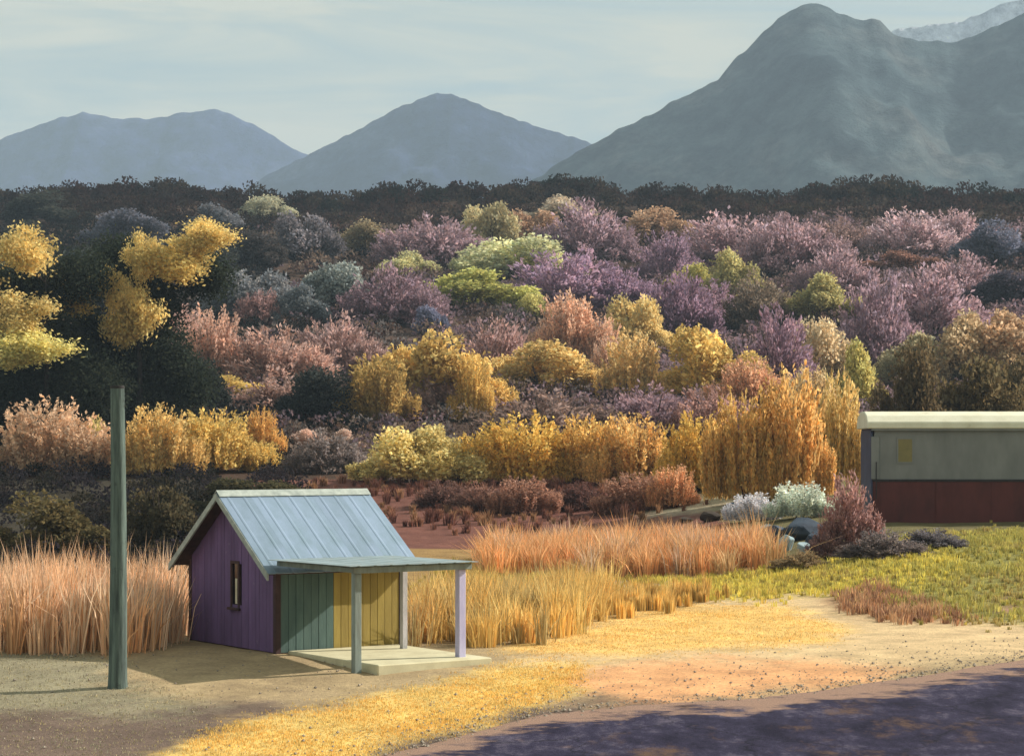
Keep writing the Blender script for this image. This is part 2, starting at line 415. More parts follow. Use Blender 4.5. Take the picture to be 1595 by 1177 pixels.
def ground_color(x, y):
    x = np.asarray(x, float); y = np.asarray(y, float)
    pxs = x / np.maximum(y, 1) * F_PX + W_PX / 2
    c_ = np.empty(x.shape + (3,))
    c_[:] = lin((176, 152, 112))
    def put(mask, col): c_[mask] = lin(col, 1.1)
    put((y > 53) & (y <= 88), (150, 118, 66))
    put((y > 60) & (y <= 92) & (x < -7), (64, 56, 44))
    put((y > 85) & (y <= 128), (116, 72, 62))
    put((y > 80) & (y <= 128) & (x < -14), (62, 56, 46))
    put((y > 60) & (y <= 128) & (x > 9), (108, 100, 62))
    put((y > 116) & (y <= 430), (74, 56, 46))
    put((y > 150) & (y <= 330) & (wob(x, y, 26, 3) > 0.25), (88, 70, 62))
    put((y > 430), (70, 70, 66))
    near = (y > 20) & (y < 130)
    if near.any():
        xn, yn, cn = x[near], y[near], c_[near]
        acc = np.zeros_like(cn); jit = np.random.default_rng(5)
        NJ = 12
        for _ in range(NJ):                            # borders wander and fade over half a metre or so
            q = cn.copy(); amp = 0.006 * yn
            sx = xn + 0.5 * wob(xn, yn, 1.5, 7) + 0.2 * wob(xn, yn, 0.5, 1) + jit.normal(size=xn.shape) * amp
            sy = yn + 0.7 * wob(xn, yn, 1.3, 3) + 0.3 * wob(xn, yn, 0.45, 9) + jit.normal(size=xn.shape) * amp * 2.2
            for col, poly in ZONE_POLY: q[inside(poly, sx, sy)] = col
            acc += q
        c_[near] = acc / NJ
    return c_

rows = np.concatenate([np.arange(-60, 26, 3.0), np.arange(26, 62, 0.17), np.arange(62, 130, 0.55), np.arange(130, 460, 2.6), np.geomspace(460, 9000, 36)])
ncol = 281
S = np.linspace(-1, 1, ncol)
half = 0.42 * np.abs(rows) + 9 + smooth(400, 5000, rows) * 2500
gx = (half[:, None] * S[None, :]); gy = np.repeat(rows[:, None], ncol, 1)
gz = height(gx, gy)
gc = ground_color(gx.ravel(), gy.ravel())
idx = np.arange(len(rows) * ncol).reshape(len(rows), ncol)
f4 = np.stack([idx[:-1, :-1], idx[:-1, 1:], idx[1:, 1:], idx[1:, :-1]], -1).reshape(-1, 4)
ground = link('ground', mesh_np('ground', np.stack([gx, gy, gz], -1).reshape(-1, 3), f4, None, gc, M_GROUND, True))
tag(ground, 'dry valley ground rising into the brushy hillside', 'ground', kind='structure')

# the road cuts across the lower right corner; its far edge is ragged
edge = [ground_at(*p) for p in [(120, 1330), (420, 1225), (600, 1172), (740, 1138), (850, 1112), (1000, 1096), (1170, 1086), (1300, 1072), (1400, 1056), (1500, 1041), (1620, 1022), (1760, 1004), (2050, 980)]]
ev = []
E = np.array([(p.x, p.y) for p in edge])
tt = np.linspace(0, len(E) - 1, 400)
ex = np.interp(tt, range(len(E)), E[:, 0]); ey = np.interp(tt, range(len(E)), E[:, 1])
ey = ey + 0.10 * wob(ex, ey * 0 + 3, 1.4, 2) + 0.05 * wob(ex, ey * 0 + 1, 0.21, 5)
NR = 40
rv = []
for i in range(400):
    for k in range(NR):
        t_ = k / (NR - 1)
        yy_ = ey[i] - t_ * 13.0
        xx_ = ex[i] + t_ * 2.0
        rv.append((xx_, yy_, h1(xx_, yy_) + 0.022 - (0.03 if k == 0 else 0)))
ri = np.arange(400 * NR).reshape(400, NR)
rf = np.stack([ri[:-1, :-1], ri[:-1, 1:], ri[1:, 1:], ri[1:, :-1]], -1).reshape(-1, 4)[:, ::-1]
rt = np.repeat(np.clip(1.0 - np.arange(NR) / (NR - 1) * 13.0 / 2.2, 0.0, 1)[None, :], 400, 0).ravel()
road = link('road', mesh_np('road', np.array(rv), rf, None, np.stack([rt] * 3, 1), M_ROAD, True))
tag(road, 'worn purple grey asphalt road, violet shadow painted in, crossing the lower right corner', 'road', kind='structure')

# ------------------------------------------------------------------ mountains
def mountain(name, skyline, dist, depth, mat, label, seed, rough=0.05, res=150):
    """heightfield ridge whose crest follows the outline, with spurs and gullies running down both sides"""
    P = [at(px, py, dist) for px, py in skyline]
    X = np.array([p.x for p in P]); Z = np.array([p.z for p in P])
    xs = np.linspace(X[0], X[-1], res * 2); ys = np.linspace(-1, 1, res)
    gx_, gv = np.meshgrid(xs, ys)
    crest = np.interp(gx_ + 0.0, X, Z)
    sp = (X[-1] - X[0])
    crest = crest + 0.008 * sp * rough * 10 * wob(gx_, gx_ * 0 + seed, sp * 0.012, seed) * 0.4
    prof = (1 - np.abs(gv)) ** 1.15
    spur = wob(gx_ + 0.35 * gv * depth, gv * depth * 0.55, depth * 0.13, seed) * 0.6 + wob(gx_, gv * depth, depth * 0.05, seed + 2) * 0.3
    z = crest * prof * (1 + rough * 2.2 * spur * np.sin(np.pi * np.clip(np.abs(gv), 0, 1)))
    z = z - 20 * np.abs(gv)
    v = np.stack([gx_, dist + gv * depth, z], -1).reshape(-1, 3)
    ii = np.arange(res * res * 2).reshape(res, res * 2)
    q = np.stack([ii[:-1, :-1], ii[:-1, 1:], ii[1:, 1:], ii[1:, :-1]], -1).reshape(-1, 4)
    o_ = link(name, mesh_np(name, v, q, None, None, mat, True))
    tag(o_, label, 'mountain', kind='structure')
    return o_

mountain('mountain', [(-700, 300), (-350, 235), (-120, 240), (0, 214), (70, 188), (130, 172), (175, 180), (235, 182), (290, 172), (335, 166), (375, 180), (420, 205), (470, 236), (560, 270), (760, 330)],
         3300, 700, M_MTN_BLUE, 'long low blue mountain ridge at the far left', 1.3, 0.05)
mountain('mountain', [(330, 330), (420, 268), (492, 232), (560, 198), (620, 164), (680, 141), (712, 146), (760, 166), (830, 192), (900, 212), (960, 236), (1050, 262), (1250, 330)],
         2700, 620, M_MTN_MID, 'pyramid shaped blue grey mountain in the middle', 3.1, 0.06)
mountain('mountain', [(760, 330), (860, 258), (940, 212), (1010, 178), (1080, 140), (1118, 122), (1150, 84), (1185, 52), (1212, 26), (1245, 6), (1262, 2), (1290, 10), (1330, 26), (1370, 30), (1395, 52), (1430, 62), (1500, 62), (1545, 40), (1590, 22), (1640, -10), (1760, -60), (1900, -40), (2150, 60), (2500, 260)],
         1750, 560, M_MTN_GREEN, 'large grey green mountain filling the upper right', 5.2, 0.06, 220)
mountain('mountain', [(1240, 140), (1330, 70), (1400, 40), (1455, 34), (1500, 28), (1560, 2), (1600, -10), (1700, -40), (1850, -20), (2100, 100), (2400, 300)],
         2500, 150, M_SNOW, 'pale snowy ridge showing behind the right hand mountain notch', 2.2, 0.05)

hz = MB().box(-2200, 2600, -60, 4100, -24, 600)
M_HAZE, n, l, o = base_mat('haze')
pv = n.new('ShaderNodeVolumePrincipled')
pv.inputs['Color'].default_value = (0.60, 0.78, 1.0, 1); pv.inputs['Density'].default_value = 0.00022
pv.inputs['Anisotropy'].default_value = 0.0
l.new(pv.outputs['Volume'], o.inputs['Volume'])
haze = hz.build('haze', M_HAZE)
tag(haze, 'thin blue haze lying over the whole valley', 'haze', kind='stuff')

# ------------------------------------------------------------------ foliage builders
def leaf_quads(c_, d, length, width, tint):
    """one bent diamond leaf per row: centre c_, long axis d"""
    n_ = len(c_)
    d = d / np.linalg.norm(d, axis=1, keepdims=True)
    r_ = RNG.normal(size=(n_, 3))
    s = np.cross(d, r_); s /= np.linalg.norm(s, axis=1, keepdims=True)
    u = np.cross(d, s)
    L, Wd = length[:, None], width[:, None]
    v = np.stack([c_ - d * L * 0.5, c_ + s * Wd * 0.5 + u * Wd * 0.15, c_ + d * L * 0.5, c_ - s * Wd * 0.5 + u * Wd * 0.15], 1).reshape(-1, 3)
    f = np.arange(n_ * 4).reshape(n_, 4)
    return v, f, np.repeat(tint, 4, axis=0)

def leaf_tint(n_, lobes=None):
    val = RNG.uniform(0.62, 1.3, n_)
    if lobes is not None: val = val * lobes
    wc = RNG.uniform(-0.10, 0.10, n_)
    return np.stack([val * (1 + wc), val, val * (1 - wc)], 1)

def rand_dir(n_):
    d = RNG.normal(size=(n_, 3)); return d / np.linalg.norm(d, axis=1, keepdims=True)

def crown_round(seed, n_leaf=5600, lobes=14, leaf=0.040):
    random.seed(seed)
    cs, rs = [], []
    for k in range(lobes):
        a = random.uniform(0, 2 * math.pi); rr = 0.32 * math.sqrt(random.random())
        z_ = random.uniform(0.22, 0.78) * (1 - 0.35 * rr / 0.32) + 0.04
        cs.append((math.cos(a) * rr, math.sin(a) * rr, z_)); rs.append(random.uniform(0.14, 0.23))
    cs, rs = np.array(cs), np.array(rs)
    k = RNG.integers(0, lobes, n_leaf)
    d = rand_dir(n_leaf)
    rad = rs[k] * (RNG.uniform(0.35, 1.0, n_leaf) ** 0.5) * (1 + 0.14 * RNG.normal(size=n_leaf))
    p = cs[k] + d * rad[:, None]
    p[:, 2] = np.abs(p[:, 2])
    lv = RNG.uniform(0.78, 1.2, lobes)[k]
    ax = d * 0.6 + rand_dir(n_leaf) + np.array([0, 0, 0.3])
    L = leaf * RNG.uniform(0.7, 1.5, n_leaf)
    v, f, t = leaf_quads(p, ax, L * 1.15, L * 0.8, leaf_tint(n_leaf, lv))
    return mesh_np('leafy_crown', v, f, None, t, M_LEAF)

def crown_wands(seed, n_leaf=7500, wands=150, leaf=0.052, spread=0.36):
    """upright shoots fanning from the base: willow and dogwood brush"""
    a = RNG.uniform(0, 2 * math.pi, wands); r0 = 0.30 * np.sqrt(RNG.random(wands)); r1 = r0 + spread * 0.55 * RNG.random(wands)
    top = RNG.uniform(0.5, 1.0, wands) * (1 - 0.28 * (r1 / 0.5) ** 2)
    k = RNG.integers(0, wands, n_leaf); t_ = RNG.uniform(0.16, 1.0, n_leaf)
    rr = r0[k] + (r1 - r0)[k] * t_ ** 1.3
    p = np.stack([np.cos(a[k]) * rr, np.sin(a[k]) * rr, top[k] * t_], 1) + RNG.normal(size=(n_leaf, 3)) * 0.016
    p[:, 2] = np.maximum(p[:, 2], 0.0)
    ax = np.stack([np.cos(a[k]) * 0.45, np.sin(a[k]) * 0.45, np.ones(n_leaf)], 1) + RNG.normal(size=(n_leaf, 3)) * 0.6
    L = leaf * RNG.uniform(0.6, 1.4, n_leaf)
    v, f, t = leaf_quads(p, ax, L, L * 0.5, leaf_tint(n_leaf, RNG.uniform(0.7, 1.25, wands)[k]))
    return mesh_np('wand_crown', v, f, None, t, M_LEAF)

def crown_twigs(seed, n_leaf=6000, wands=110):
    """rounded leafless brush: a haze of fine twigs"""
    a = RNG.uniform(0, 2 * math.pi, wands); ph = np.arccos(RNG.uniform(0.05, 1, wands))
    d0 = np.stack([np.cos(a) * np.sin(ph), np.sin(a) * np.sin(ph), np.cos(ph)], 1)
    reach = RNG.uniform(0.72, 1.02, wands)
    k = RNG.integers(0, wands, n_leaf); t_ = RNG.uniform(0.3, 1.0, n_leaf) ** 0.7
    p = d0[k] * (t_ * reach[k])[:, None] * np.array([0.5, 0.5, 0.93]) + rand_dir(n_leaf) * RNG.uniform(0, 0.085, n_leaf)[:, None]
    p[:, 2] = np.abs(p[:, 2])
    ax = d0[k] * 0.9 + RNG.normal(size=(n_leaf, 3)) * 0.5 + np.array([0, 0, 0.5])
    L = 0.055 * RNG.uniform(0.6, 1.5, n_leaf)
    v, f, t = leaf_quads(p, ax, L, L * 0.40, leaf_tint(n_leaf, RNG.uniform(0.72, 1.22, wands)[k]))
    return mesh_np('twig_crown', v, f, None, t, M_LEAF)

CROWNS = {
    'R': [crown_round(10 + i) for i in range(5)],
    'U': [crown_wands(20 + i) for i in range(5)],
    'T': [crown_twigs(30 + i) for i in range(5)],
    'D': [crown_round(40 + i, 6000, 16, 0.04) for i in range(3)],
}
def stem_mesh(seed, mat, n_=5, rad=0.014):
    random.seed(seed); m = MB()
    for k in range(n_):
        a = random.uniform(0, 6.28); r0 = random.uniform(0, 0.04); r1 = random.uniform(0.10, 0.3); hgt = random.uniform(0.5, 0.8)
        m.tube([(math.cos(a) * (r0 + (r1 - r0) * t), math.sin(a) * (r0 + (r1 - r0) * t), -0.08 + (hgt + 0.08) * t ** 0.9) for t in (0, 0.3, 0.65, 1)],
               [rad, rad * 0.8, rad * 0.55, rad * 0.2], 5)
    return m.mesh('stems', mat)
STEMS = [stem_mesh(50 + i, M_BARK) for i in range(4)]
SHRUB_N = 0
def shrub(cx, base, w, h, kind, rgb, label, name='shrub', cat='shrub', group=None, gain=1.95, point=None, depth=0.85, rz=None, lift=0.0):
    """a bush standing where its foot shows; w, h are its width and height as seen, turned into metres at its distance"""
    global SHRUB_N
    if rgb[2] > 150: pass
    elif rgb[1] >= rgb[0] - 8 and rgb[2] < rgb[1] * 0.62: rgb = (rgb[0] * 0.88, rgb[1] * 0.84, rgb[2] * 0.98)
    elif rgb[0] > 185: rgb = (rgb[0], rgb[1] + 8, rgb[2] + 20)
    elif rgb[0] > rgb[1] * 1.15:
        m_ = sum(rgb) / 3; rgb = tuple(v * 0.8 + m_ * 0.2 for v in rgb)
    p = point or ground_at(cx, base)
    s = p.y / F_PX
    root = empty(name, (p.x, p.y, p.z - 0.02 * h * s), (SHRUB_N * 2.399) % 6.283 if rz is None else rz)
    tag(root, label, cat, group)
    var = CROWNS[kind]
    k = {'R': 1.12, 'D': 1.12, 'U': 1.12, 'T': 1.25}[kind]
    sc = (w * s * k, w * s * k * depth, h * s * 1.05)
    c_ = link('crown', var[SHRUB_N % len(var)], root); c_.scale = sc
    c_.color = (*lin(rgb, gain), 1)
    rs_ = random.Random(SHRUB_N * 7 + 1)
    for j in range(3 if w > 90 else 2):                # lesser masses of the same plant spread to its sides and front
        e = link('crown', var[(SHRUB_N + 1 + j * 2) % len(var)], root)
        q = rs_.uniform(0.42, 0.72); a_ = -root.rotation_euler.z + (math.pi if j % 2 else 0) + rs_.uniform(-0.5, 0.5)
        e.location = (math.cos(a_) * w * s * 0.44, math.sin(a_) * w * s * 0.44, 0)
        e.scale = (sc[0] * q, sc[1] * q, sc[2] * q * rs_.uniform(0.8, 1.15)); e.rotation_euler = (0, 0, rs_.uniform(0, 6.28))
        e.color = (*lin(rgb, gain * rs_.uniform(0.82, 1.12)), 1)
    st = link('stems', STEMS[SHRUB_N % len(STEMS)], root); st.scale = sc
    SHRUB_N += 1
    return root

# ------------------------------------------------------------------ hillside brush nobody could count: one mass under the single shrubs
def brush_mass(name, pts, rad, cols, per, leaf, label, flat=0.85, parentless=True):
    n_ = len(pts)
    k = np.repeat(np.arange(n_), per)
    d = rand_dir(len(k)); d[:, 2] = np.abs(d[:, 2]) * flat
    rr = rad[k] * RNG.uniform(0.55, 1.05, len(k))
    p = pts[k] + d * rr[:, None]
    L = leaf[k] * RNG.uniform(0.7, 1.4, len(k))
    v, f, t = leaf_quads(p, d * 0.3 + rand_dir(len(k)) + np.array([0, 0, 0.6]), L, L * 0.62, leaf_tint(len(k)) * cols[k])
    o_ = link(name, mesh_np(name, v, f, None, t, M_LEAF))
    o_.color = (1, 1, 1, 1)
    tag(o_, label, 'brush', kind='stuff')
    return o_

NB = 4200
u = RNG.random(NB)
by = 128 + (404 - 128) * u ** 0.85
bx = RNG.uniform(-1, 1, NB) * (by * 0.30 + 6)
px_ = bx / by * F_PX + W_PX / 2
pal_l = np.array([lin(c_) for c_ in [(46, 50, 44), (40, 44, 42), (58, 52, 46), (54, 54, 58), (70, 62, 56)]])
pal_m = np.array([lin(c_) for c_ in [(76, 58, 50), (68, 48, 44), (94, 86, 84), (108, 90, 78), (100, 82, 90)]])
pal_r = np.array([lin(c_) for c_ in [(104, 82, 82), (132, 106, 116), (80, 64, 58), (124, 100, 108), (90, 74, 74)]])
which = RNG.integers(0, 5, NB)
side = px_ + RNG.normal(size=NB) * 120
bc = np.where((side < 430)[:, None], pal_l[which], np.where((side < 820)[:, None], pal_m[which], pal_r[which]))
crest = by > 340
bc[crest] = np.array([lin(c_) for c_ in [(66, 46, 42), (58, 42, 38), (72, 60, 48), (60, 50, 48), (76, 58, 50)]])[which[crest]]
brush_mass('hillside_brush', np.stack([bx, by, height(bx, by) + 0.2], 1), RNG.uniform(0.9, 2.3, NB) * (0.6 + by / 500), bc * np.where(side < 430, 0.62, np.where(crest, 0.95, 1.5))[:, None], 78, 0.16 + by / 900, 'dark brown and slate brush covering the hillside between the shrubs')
NC = 330
cx_ = RNG.uniform(-1, 1, NC) * 125; cy_ = RNG.uniform(374, 412, NC)
cc = np.array([lin(c_) for c_ in [(62, 42, 38), (54, 40, 36), (70, 58, 46), (56, 48, 46), (46, 48, 42)]])[RNG.integers(0, 5, NC)]
brush_mass('crest_wood', np.stack([cx_, cy_, height(cx_, cy_) + 0.8], 1), RNG.uniform(1.6, 3.4, NC), cc * 0.95, 230, np.full(NC, 0.62), 'dark brown wood along the top of the hill', 1.0)
NL = 240                                             # shaded scrub on the flat at the left, behind the tall grass
ly = RNG.uniform(66, 128, NL); lx = RNG.uniform(-0.30, -0.105, NL) * ly
lc = np.array([lin(c_) for c_ in [(58, 50, 52), (50, 46, 44), (62, 56, 42), (56, 50, 56), (48, 46, 40)]])[RNG.integers(0, 5, NL)]
brush_mass('valley_scrub', np.stack([lx, ly, height(lx, ly) + 0.1], 1), RNG.uniform(0.7, 1.5, NL), lc * 1.0, 260, np.full(NL, 0.17), 'dark tangled scrub on the valley floor left of the shed roof')

# ------------------------------------------------------------------ single shrubs, near rows first
SHRUBS = [
 # left valley floor
 (70, 885, 165, 125, 'D', (92, 78, 40), 'dark olive brown bush at the left edge behind the tall peach grass'),
 (250, 868, 120, 140, 'D', (78, 72, 42), 'dark olive bush right of the pole, behind the shed eave'),
 (385, 805, 150, 80, 'D', (74, 72, 40), 'dark olive bush just above the shed roof ridge'),
 (70, 738, 150, 125, 'U', (184, 146, 110), 'peach tan upright shrub at the left edge above the olive bush'),
 (148, 735, 44, 90, 'U', (206, 180, 96), 'narrow pale yellow spindle shrub just left of the tall pole'),
 (250, 742, 110, 120, 'U', (196, 156, 74), 'ochre upright shrub just right of the tall pole'),
 (335, 735, 150, 105, 'U', (214, 174, 72), 'golden shrub with bright yellow top, above the shed roof peak'),
 (408, 722, 60, 95, 'U', (200, 148, 58), 'small orange ochre shrub right of the golden shrub above the shed'),
 (505, 735, 100, 75, 'T', (120, 104, 100), 'grey brown twiggy shrub left of the straw yellow dome shrub'),
 (485, 690, 42, 30, 'R', (196, 156, 128), 'small peach pink tuft, left one of a pair over the grey twigs'),
 (535, 690, 48, 28, 'R', (196, 160, 132), 'small peach pink tuft touching the straw yellow dome shrub'),
 (640, 752, 165, 112, 'R', (208, 180, 96), 'straw yellow dome shrub with greenish edges above the red bank'),
 (740, 742, 70, 60, 'T', (138, 132, 122), 'grey shrub between the straw yellow dome and the golden shrubs'),
 (815, 752, 140, 115, 'U', (214, 168, 52), 'golden yellow shrub, leftmost of the golden row over the red stems'),
 (905, 750, 110, 108, 'U', (206, 158, 60), 'ochre gold shrub second from left in the golden row'),
 (985, 752, 130, 115, 'U', (214, 164, 74), 'orange gold shrub leaning right in the golden row'),
 (1085, 765, 110, 130, 'U', (214, 166, 48), 'deep golden shrub right of the leaning orange one'),
 (1165, 782, 110, 190, 'U', (206, 156, 62), 'tall golden ochre shrub above the pale silver sage'),
 (1235, 775, 110, 215, 'U', (204, 152, 64), 'tallest orange ochre shrub, left of the mauve bush by the carriage'),
 (1305, 760, 80, 190, 'U', (196, 158, 76), 'tall tan gold shrub touching the carriage end'),
 # red stems on the bank
 (690, 790, 80, 50, 'T', (112, 76, 66), 'dusky red stemmed brush under the straw yellow dome'),
 (750, 796, 70, 52, 'T', (128, 86, 70), 'red brown brush with pale streak, second along the red bank'),
 (815, 800, 90, 62, 'U', (152, 104, 80), 'brick red fan of stems under the golden row'),
 (905, 792, 80, 46, 'T', (98, 62, 54), 'dark maroon brush between the two brick red fans'),
 (985, 796, 110, 62, 'U', (152, 104, 78), 'brick red fan of stems on the right of the red bank'),
 (1050, 790, 70, 70, 'U', (206, 146, 88), 'salmon orange stems at the right end of the red bank'),
 # second row
 (590, 652, 90, 96, 'U', (160, 126, 48), 'dark shrub streaked with mustard left of the yellow arch shrub'),
 (690, 640, 150, 132, 'R', (224, 180, 80), 'bright yellow arching shrub with mauve underside'),
 (700, 642, 90, 78, 'T', (150, 116, 106), 'mauve twiggy shrub tucked under the yellow arching shrub'),
 (735, 648, 50, 92, 'U', (196, 156, 62), 'slim mustard shrub at the right foot of the yellow arch'),
 (775, 590, 90, 100, 'T', (160, 120, 116), 'dusty mauve shrub right of the yellow arching shrub'),
 (850, 605, 130, 85, 'R', (222, 182, 92), 'golden yellow mound in the middle of the hillside'),
 (885, 560, 90, 105, 'U', (200, 152, 112), 'salmon tan upright shrub above the golden mound'),
 (990, 545, 80, 100, 'R', (216, 182, 100), 'pale yellow shrub with grey top right of the salmon one'),
 (985, 620, 80, 100, 'U', (226, 182, 98), 'yellow shrub with cream stems, left of the round bright yellow one'),
 (945, 605, 50, 80, 'U', (176, 136, 110), 'small mauve tan shrub between the golden mound and cream stems'),
 (1095, 615, 130, 118, 'R', (240, 196, 84), 'round brilliant yellow shrub, brightest on the hillside'),
 (1215, 600, 84, 125, 'T', (140, 104, 122), 'cone of plum mauve brush right of the brilliant yellow shrub'),
 (1275, 590, 80, 110, 'R', (204, 174, 124), 'pale tan shrub right of the plum cone'),
 (1265, 665, 80, 90, 'U', (180, 150, 96), 'tan olive shrub with blue grey gaps under the pale tan one'),
 (1335, 640, 70, 110, 'R', (162, 150, 80), 'olive green shrub left of the dark hedge behind the carriage'),
 (1010, 685, 150, 90, 'T', (128, 96, 106), 'wide mauve brush below the cream stemmed yellow shrub'),
 (1110, 690, 110, 90, 'T', (150, 106, 96), 'rosy brown brush below the brilliant yellow shrub'),
 (850, 690, 170, 85, 'T', (122, 94, 84), 'brown mauve brush right above the golden row'),
 (1170, 640, 90, 80, 'U', (184, 132, 92), 'terracotta tan shrub below the plum cone'),
 (440, 640, 110, 60, 'T', (146, 110, 98), 'low rosy brown brush right of the small bright yellow cushion'),
 (310, 640, 110, 58, 'T', (142, 106, 96), 'low rosy brown brush left of the small bright yellow cushion'),
 (355, 622, 84, 46, 'R', (232, 192, 84), 'small bright yellow cushion shrub amid rosy brown brush'),
 (330, 590, 90, 108, 'U', (178, 134, 112), 'tan rose upright shrub above the small yellow cushion'),
 (275, 540, 84, 66, 'U', (176, 136, 124), 'dusty pink shrub right of the drooping yellow leaf clusters'),
 (425, 592, 110, 92, 'T', (166, 126, 112), 'dusty pink shrub right of the tan rose one'),
 (520, 580, 100, 96, 'T', (158, 122, 116), 'mauve pink shrub with pale flecked top left of the mustard streaks'),
 (500, 650, 90, 92, 'D', (52, 54, 50), 'black green bush between rosy brush and mustard streaked shrub'),
 # third row
 (395, 492, 104, 84, 'R', (110, 110, 114), 'slate grey shrub with broad rounded top at left centre'),
 (412, 500, 52, 56, 'T', (150, 108, 104), 'small dusty rose shrub in front of the slate grey one'),
 (465, 500, 64, 60, 'R', (104, 108, 112), 'blue grey small shrub right of the dusty rose one'),
 (525, 480, 104, 84, 'R', (116, 120, 116), 'grey green shrub left of the mauve one at centre left'),
 (300, 480, 100, 56, 'T', (94, 84, 80), 'grey brown brush right of the dark trees'),
 (612, 498, 110, 90, 'T', (134, 102, 114), 'mauve shrub left of the lime green one'),
 (670, 516, 44, 46, 'R', (100, 102, 124), 'small slate blue shrub above the yellow arch'),
 (728, 478, 148, 62, 'R', (178, 182, 76), 'wide flat lime green shrub at the centre'),
 (825, 494, 58, 46, 'R', (178, 176, 84), 'small lime yellow shrub right of the wide lime one'),
 (632, 428, 64, 44, 'R', (172, 166, 120), 'small cream green shrub above the mauve and lime shrubs'),
 (800, 432, 150, 76, 'R', (172, 170, 128), 'pale sage shrub spreading above the wide lime one'),
 (880, 476, 150, 96, 'T', (144, 108, 132), 'violet mauve shrub right of the pale sage'),
 (965, 482, 90, 70, 'T', (136, 102, 128), 'violet mauve shrub, second in the violet pair'),
 (1060, 520, 90, 110, 'T', (130, 96, 118), 'dark plum shrub standing above the brilliant yellow one'),
 (1110, 500, 70, 66, 'T', (142, 106, 124), 'small plum shrub right of the dark plum one'),
 (1080, 452, 62, 50, 'R', (178, 176, 72), 'small square lime shrub amid the purple brush'),
 (1145, 470, 72, 92, 'R', (172, 168, 88), 'upright olive lime shrub right of the small square one'),
 (1283, 500, 100, 76, 'R', (178, 174, 92), 'lime yellow branching shrub on the right, above the pale tan one'),
 (1180, 505, 90, 84, 'T', (118, 98, 78), 'brown brush right of the upright olive lime shrub'),
 (1365, 565, 90, 140, 'T', (142, 110, 124), 'tall mauve shrub right of the lime yellow branching one'),
 (1450, 520, 120, 110, 'T', (150, 116, 126), 'light mauve shrub above the tan green hedge'),
 (1300, 455, 90, 80, 'T', (148, 114, 122), 'pinkish mauve shrub above the lime yellow branching one'),
 # fourth row
 (680, 408, 120, 78, 'T', (146, 114, 124), 'dusty rose mauve shrub in the upper middle'),
 (760, 400, 74, 96, 'R', (156, 144, 106), 'olive tan shrub right of the dusty rose mauve one'),
 (568, 392, 78, 56, 'R', (136, 120, 90), 'olive brown round shrub in the upper left middle'),
 (470, 400, 84, 80, 'R', (106, 100, 106), 'slate mauve round shrub near the pale crest bush'),
 (412, 340, 72, 44, 'R', (148, 144, 120), 'pale sage grey bush alone near the hill crest'),
 (335, 364, 70, 50, 'R', (98, 98, 104), 'slate grey bush below the crest left of the pale one'),
 (188, 380, 90, 62, 'R', (94, 94, 106), 'blue slate bush above the dark trees near the crest'),
 (915, 400, 110, 92, 'T', (146, 114, 126), 'mauve shrub high in the middle left of the rust tan pair'),
 (830, 376, 84, 60, 'R', (156, 118, 86), 'rust tan bush just under the crest, left of the high mauve one'),
 (1012, 376, 90, 62, 'R', (160, 122, 88), 'rust tan bush just under the crest, right of the high mauve one'),
 (1040, 430, 76, 76, 'T', (138, 104, 126), 'purple shrub below the right rust tan bush'),
 (1130, 408, 150, 82, 'T', (150, 116, 124), 'broad mauve shrub under the crest at right centre'),
 (1235, 420, 110, 90, 'T', (148, 114, 122), 'mauve shrub right of the broad mauve one'),
 (1305, 390, 80, 54, 'T', (132, 100, 94), 'rosy brown bush near the crest'),
 (1415, 396, 104, 76, 'T', (164, 132, 138), 'pale mauve bush high on the right'),
 (1485, 380, 74, 60, 'T', (160, 126, 132), 'pale pink mauve bush high on the right, right of the pale mauve one'),
 (1405, 420, 84, 36, 'R', (130, 86, 70), 'low rust red bush under the pale mauve one'),
 (1555, 410, 96, 76, 'R', (96, 96, 112), 'slate blue bush near the right edge below the crest'),
 (1500, 470, 100, 80, 'T', (146, 112, 120), 'mauve bush left of the near black bush at the right edge'),
 (1565, 480, 90, 70, 'D', (62, 56, 66), 'near black bush at the right edge'),
 (872, 345, 90, 44, 'R', (160, 144, 124), 'pale grey tan bush on the crest above the high mauve shrub'),
 # right, behind the carriage
 (1425, 730, 120, 215, 'D', (92, 74, 44), 'dark brown hedge bush directly behind the carriage end'),
 (1515, 725, 130, 215, 'D', (96, 78, 42), 'olive brown hedge bush behind the carriage roof'),
 (1605, 720, 130, 220, 'D', (88, 72, 44), 'brown hedge bush behind the carriage at the right edge'),
 (1420, 590, 90, 80, 'R', (146, 136, 104), 'grey green shrub left of the tan ones above the dark hedge'),
 (1505, 590, 110, 105, 'R', (172, 142, 98), 'tan shrub in the middle above the dark hedge'),
 (1595, 590, 110, 120, 'R', (176, 138, 96), 'orange tan shrub at the right edge above the dark hedge'),
 # by the carriage
 (1322, 862, 78, 140, 'T', (150, 104, 98), 'mauve red bush standing at the end of the carriage'),
 (1290, 868, 60, 60, 'T', (132, 96, 92), 'low mauve bush at the foot of the taller one by the carriage'),
 (1375, 868, 100, 52, 'T', (106, 92, 90), 'low grey mauve brush in front of the maroon side'),
 (1450, 852, 90, 34, 'T', (98, 92, 96), 'flat grey brush under the carriage at the top of the bank'),
 (1172, 812, 70, 48, 'U', (196, 192, 196), 'pale grey lavender sage bush, left of the silver pair'),
 (1246, 806, 96, 60, 'U', (216, 222, 206), 'silver white sage bush above the dark blue rocks'),
 (1250, 886, 70, 34, 'T', (128, 104, 66), 'low brown tuft at the right end of the orange reeds'),
]
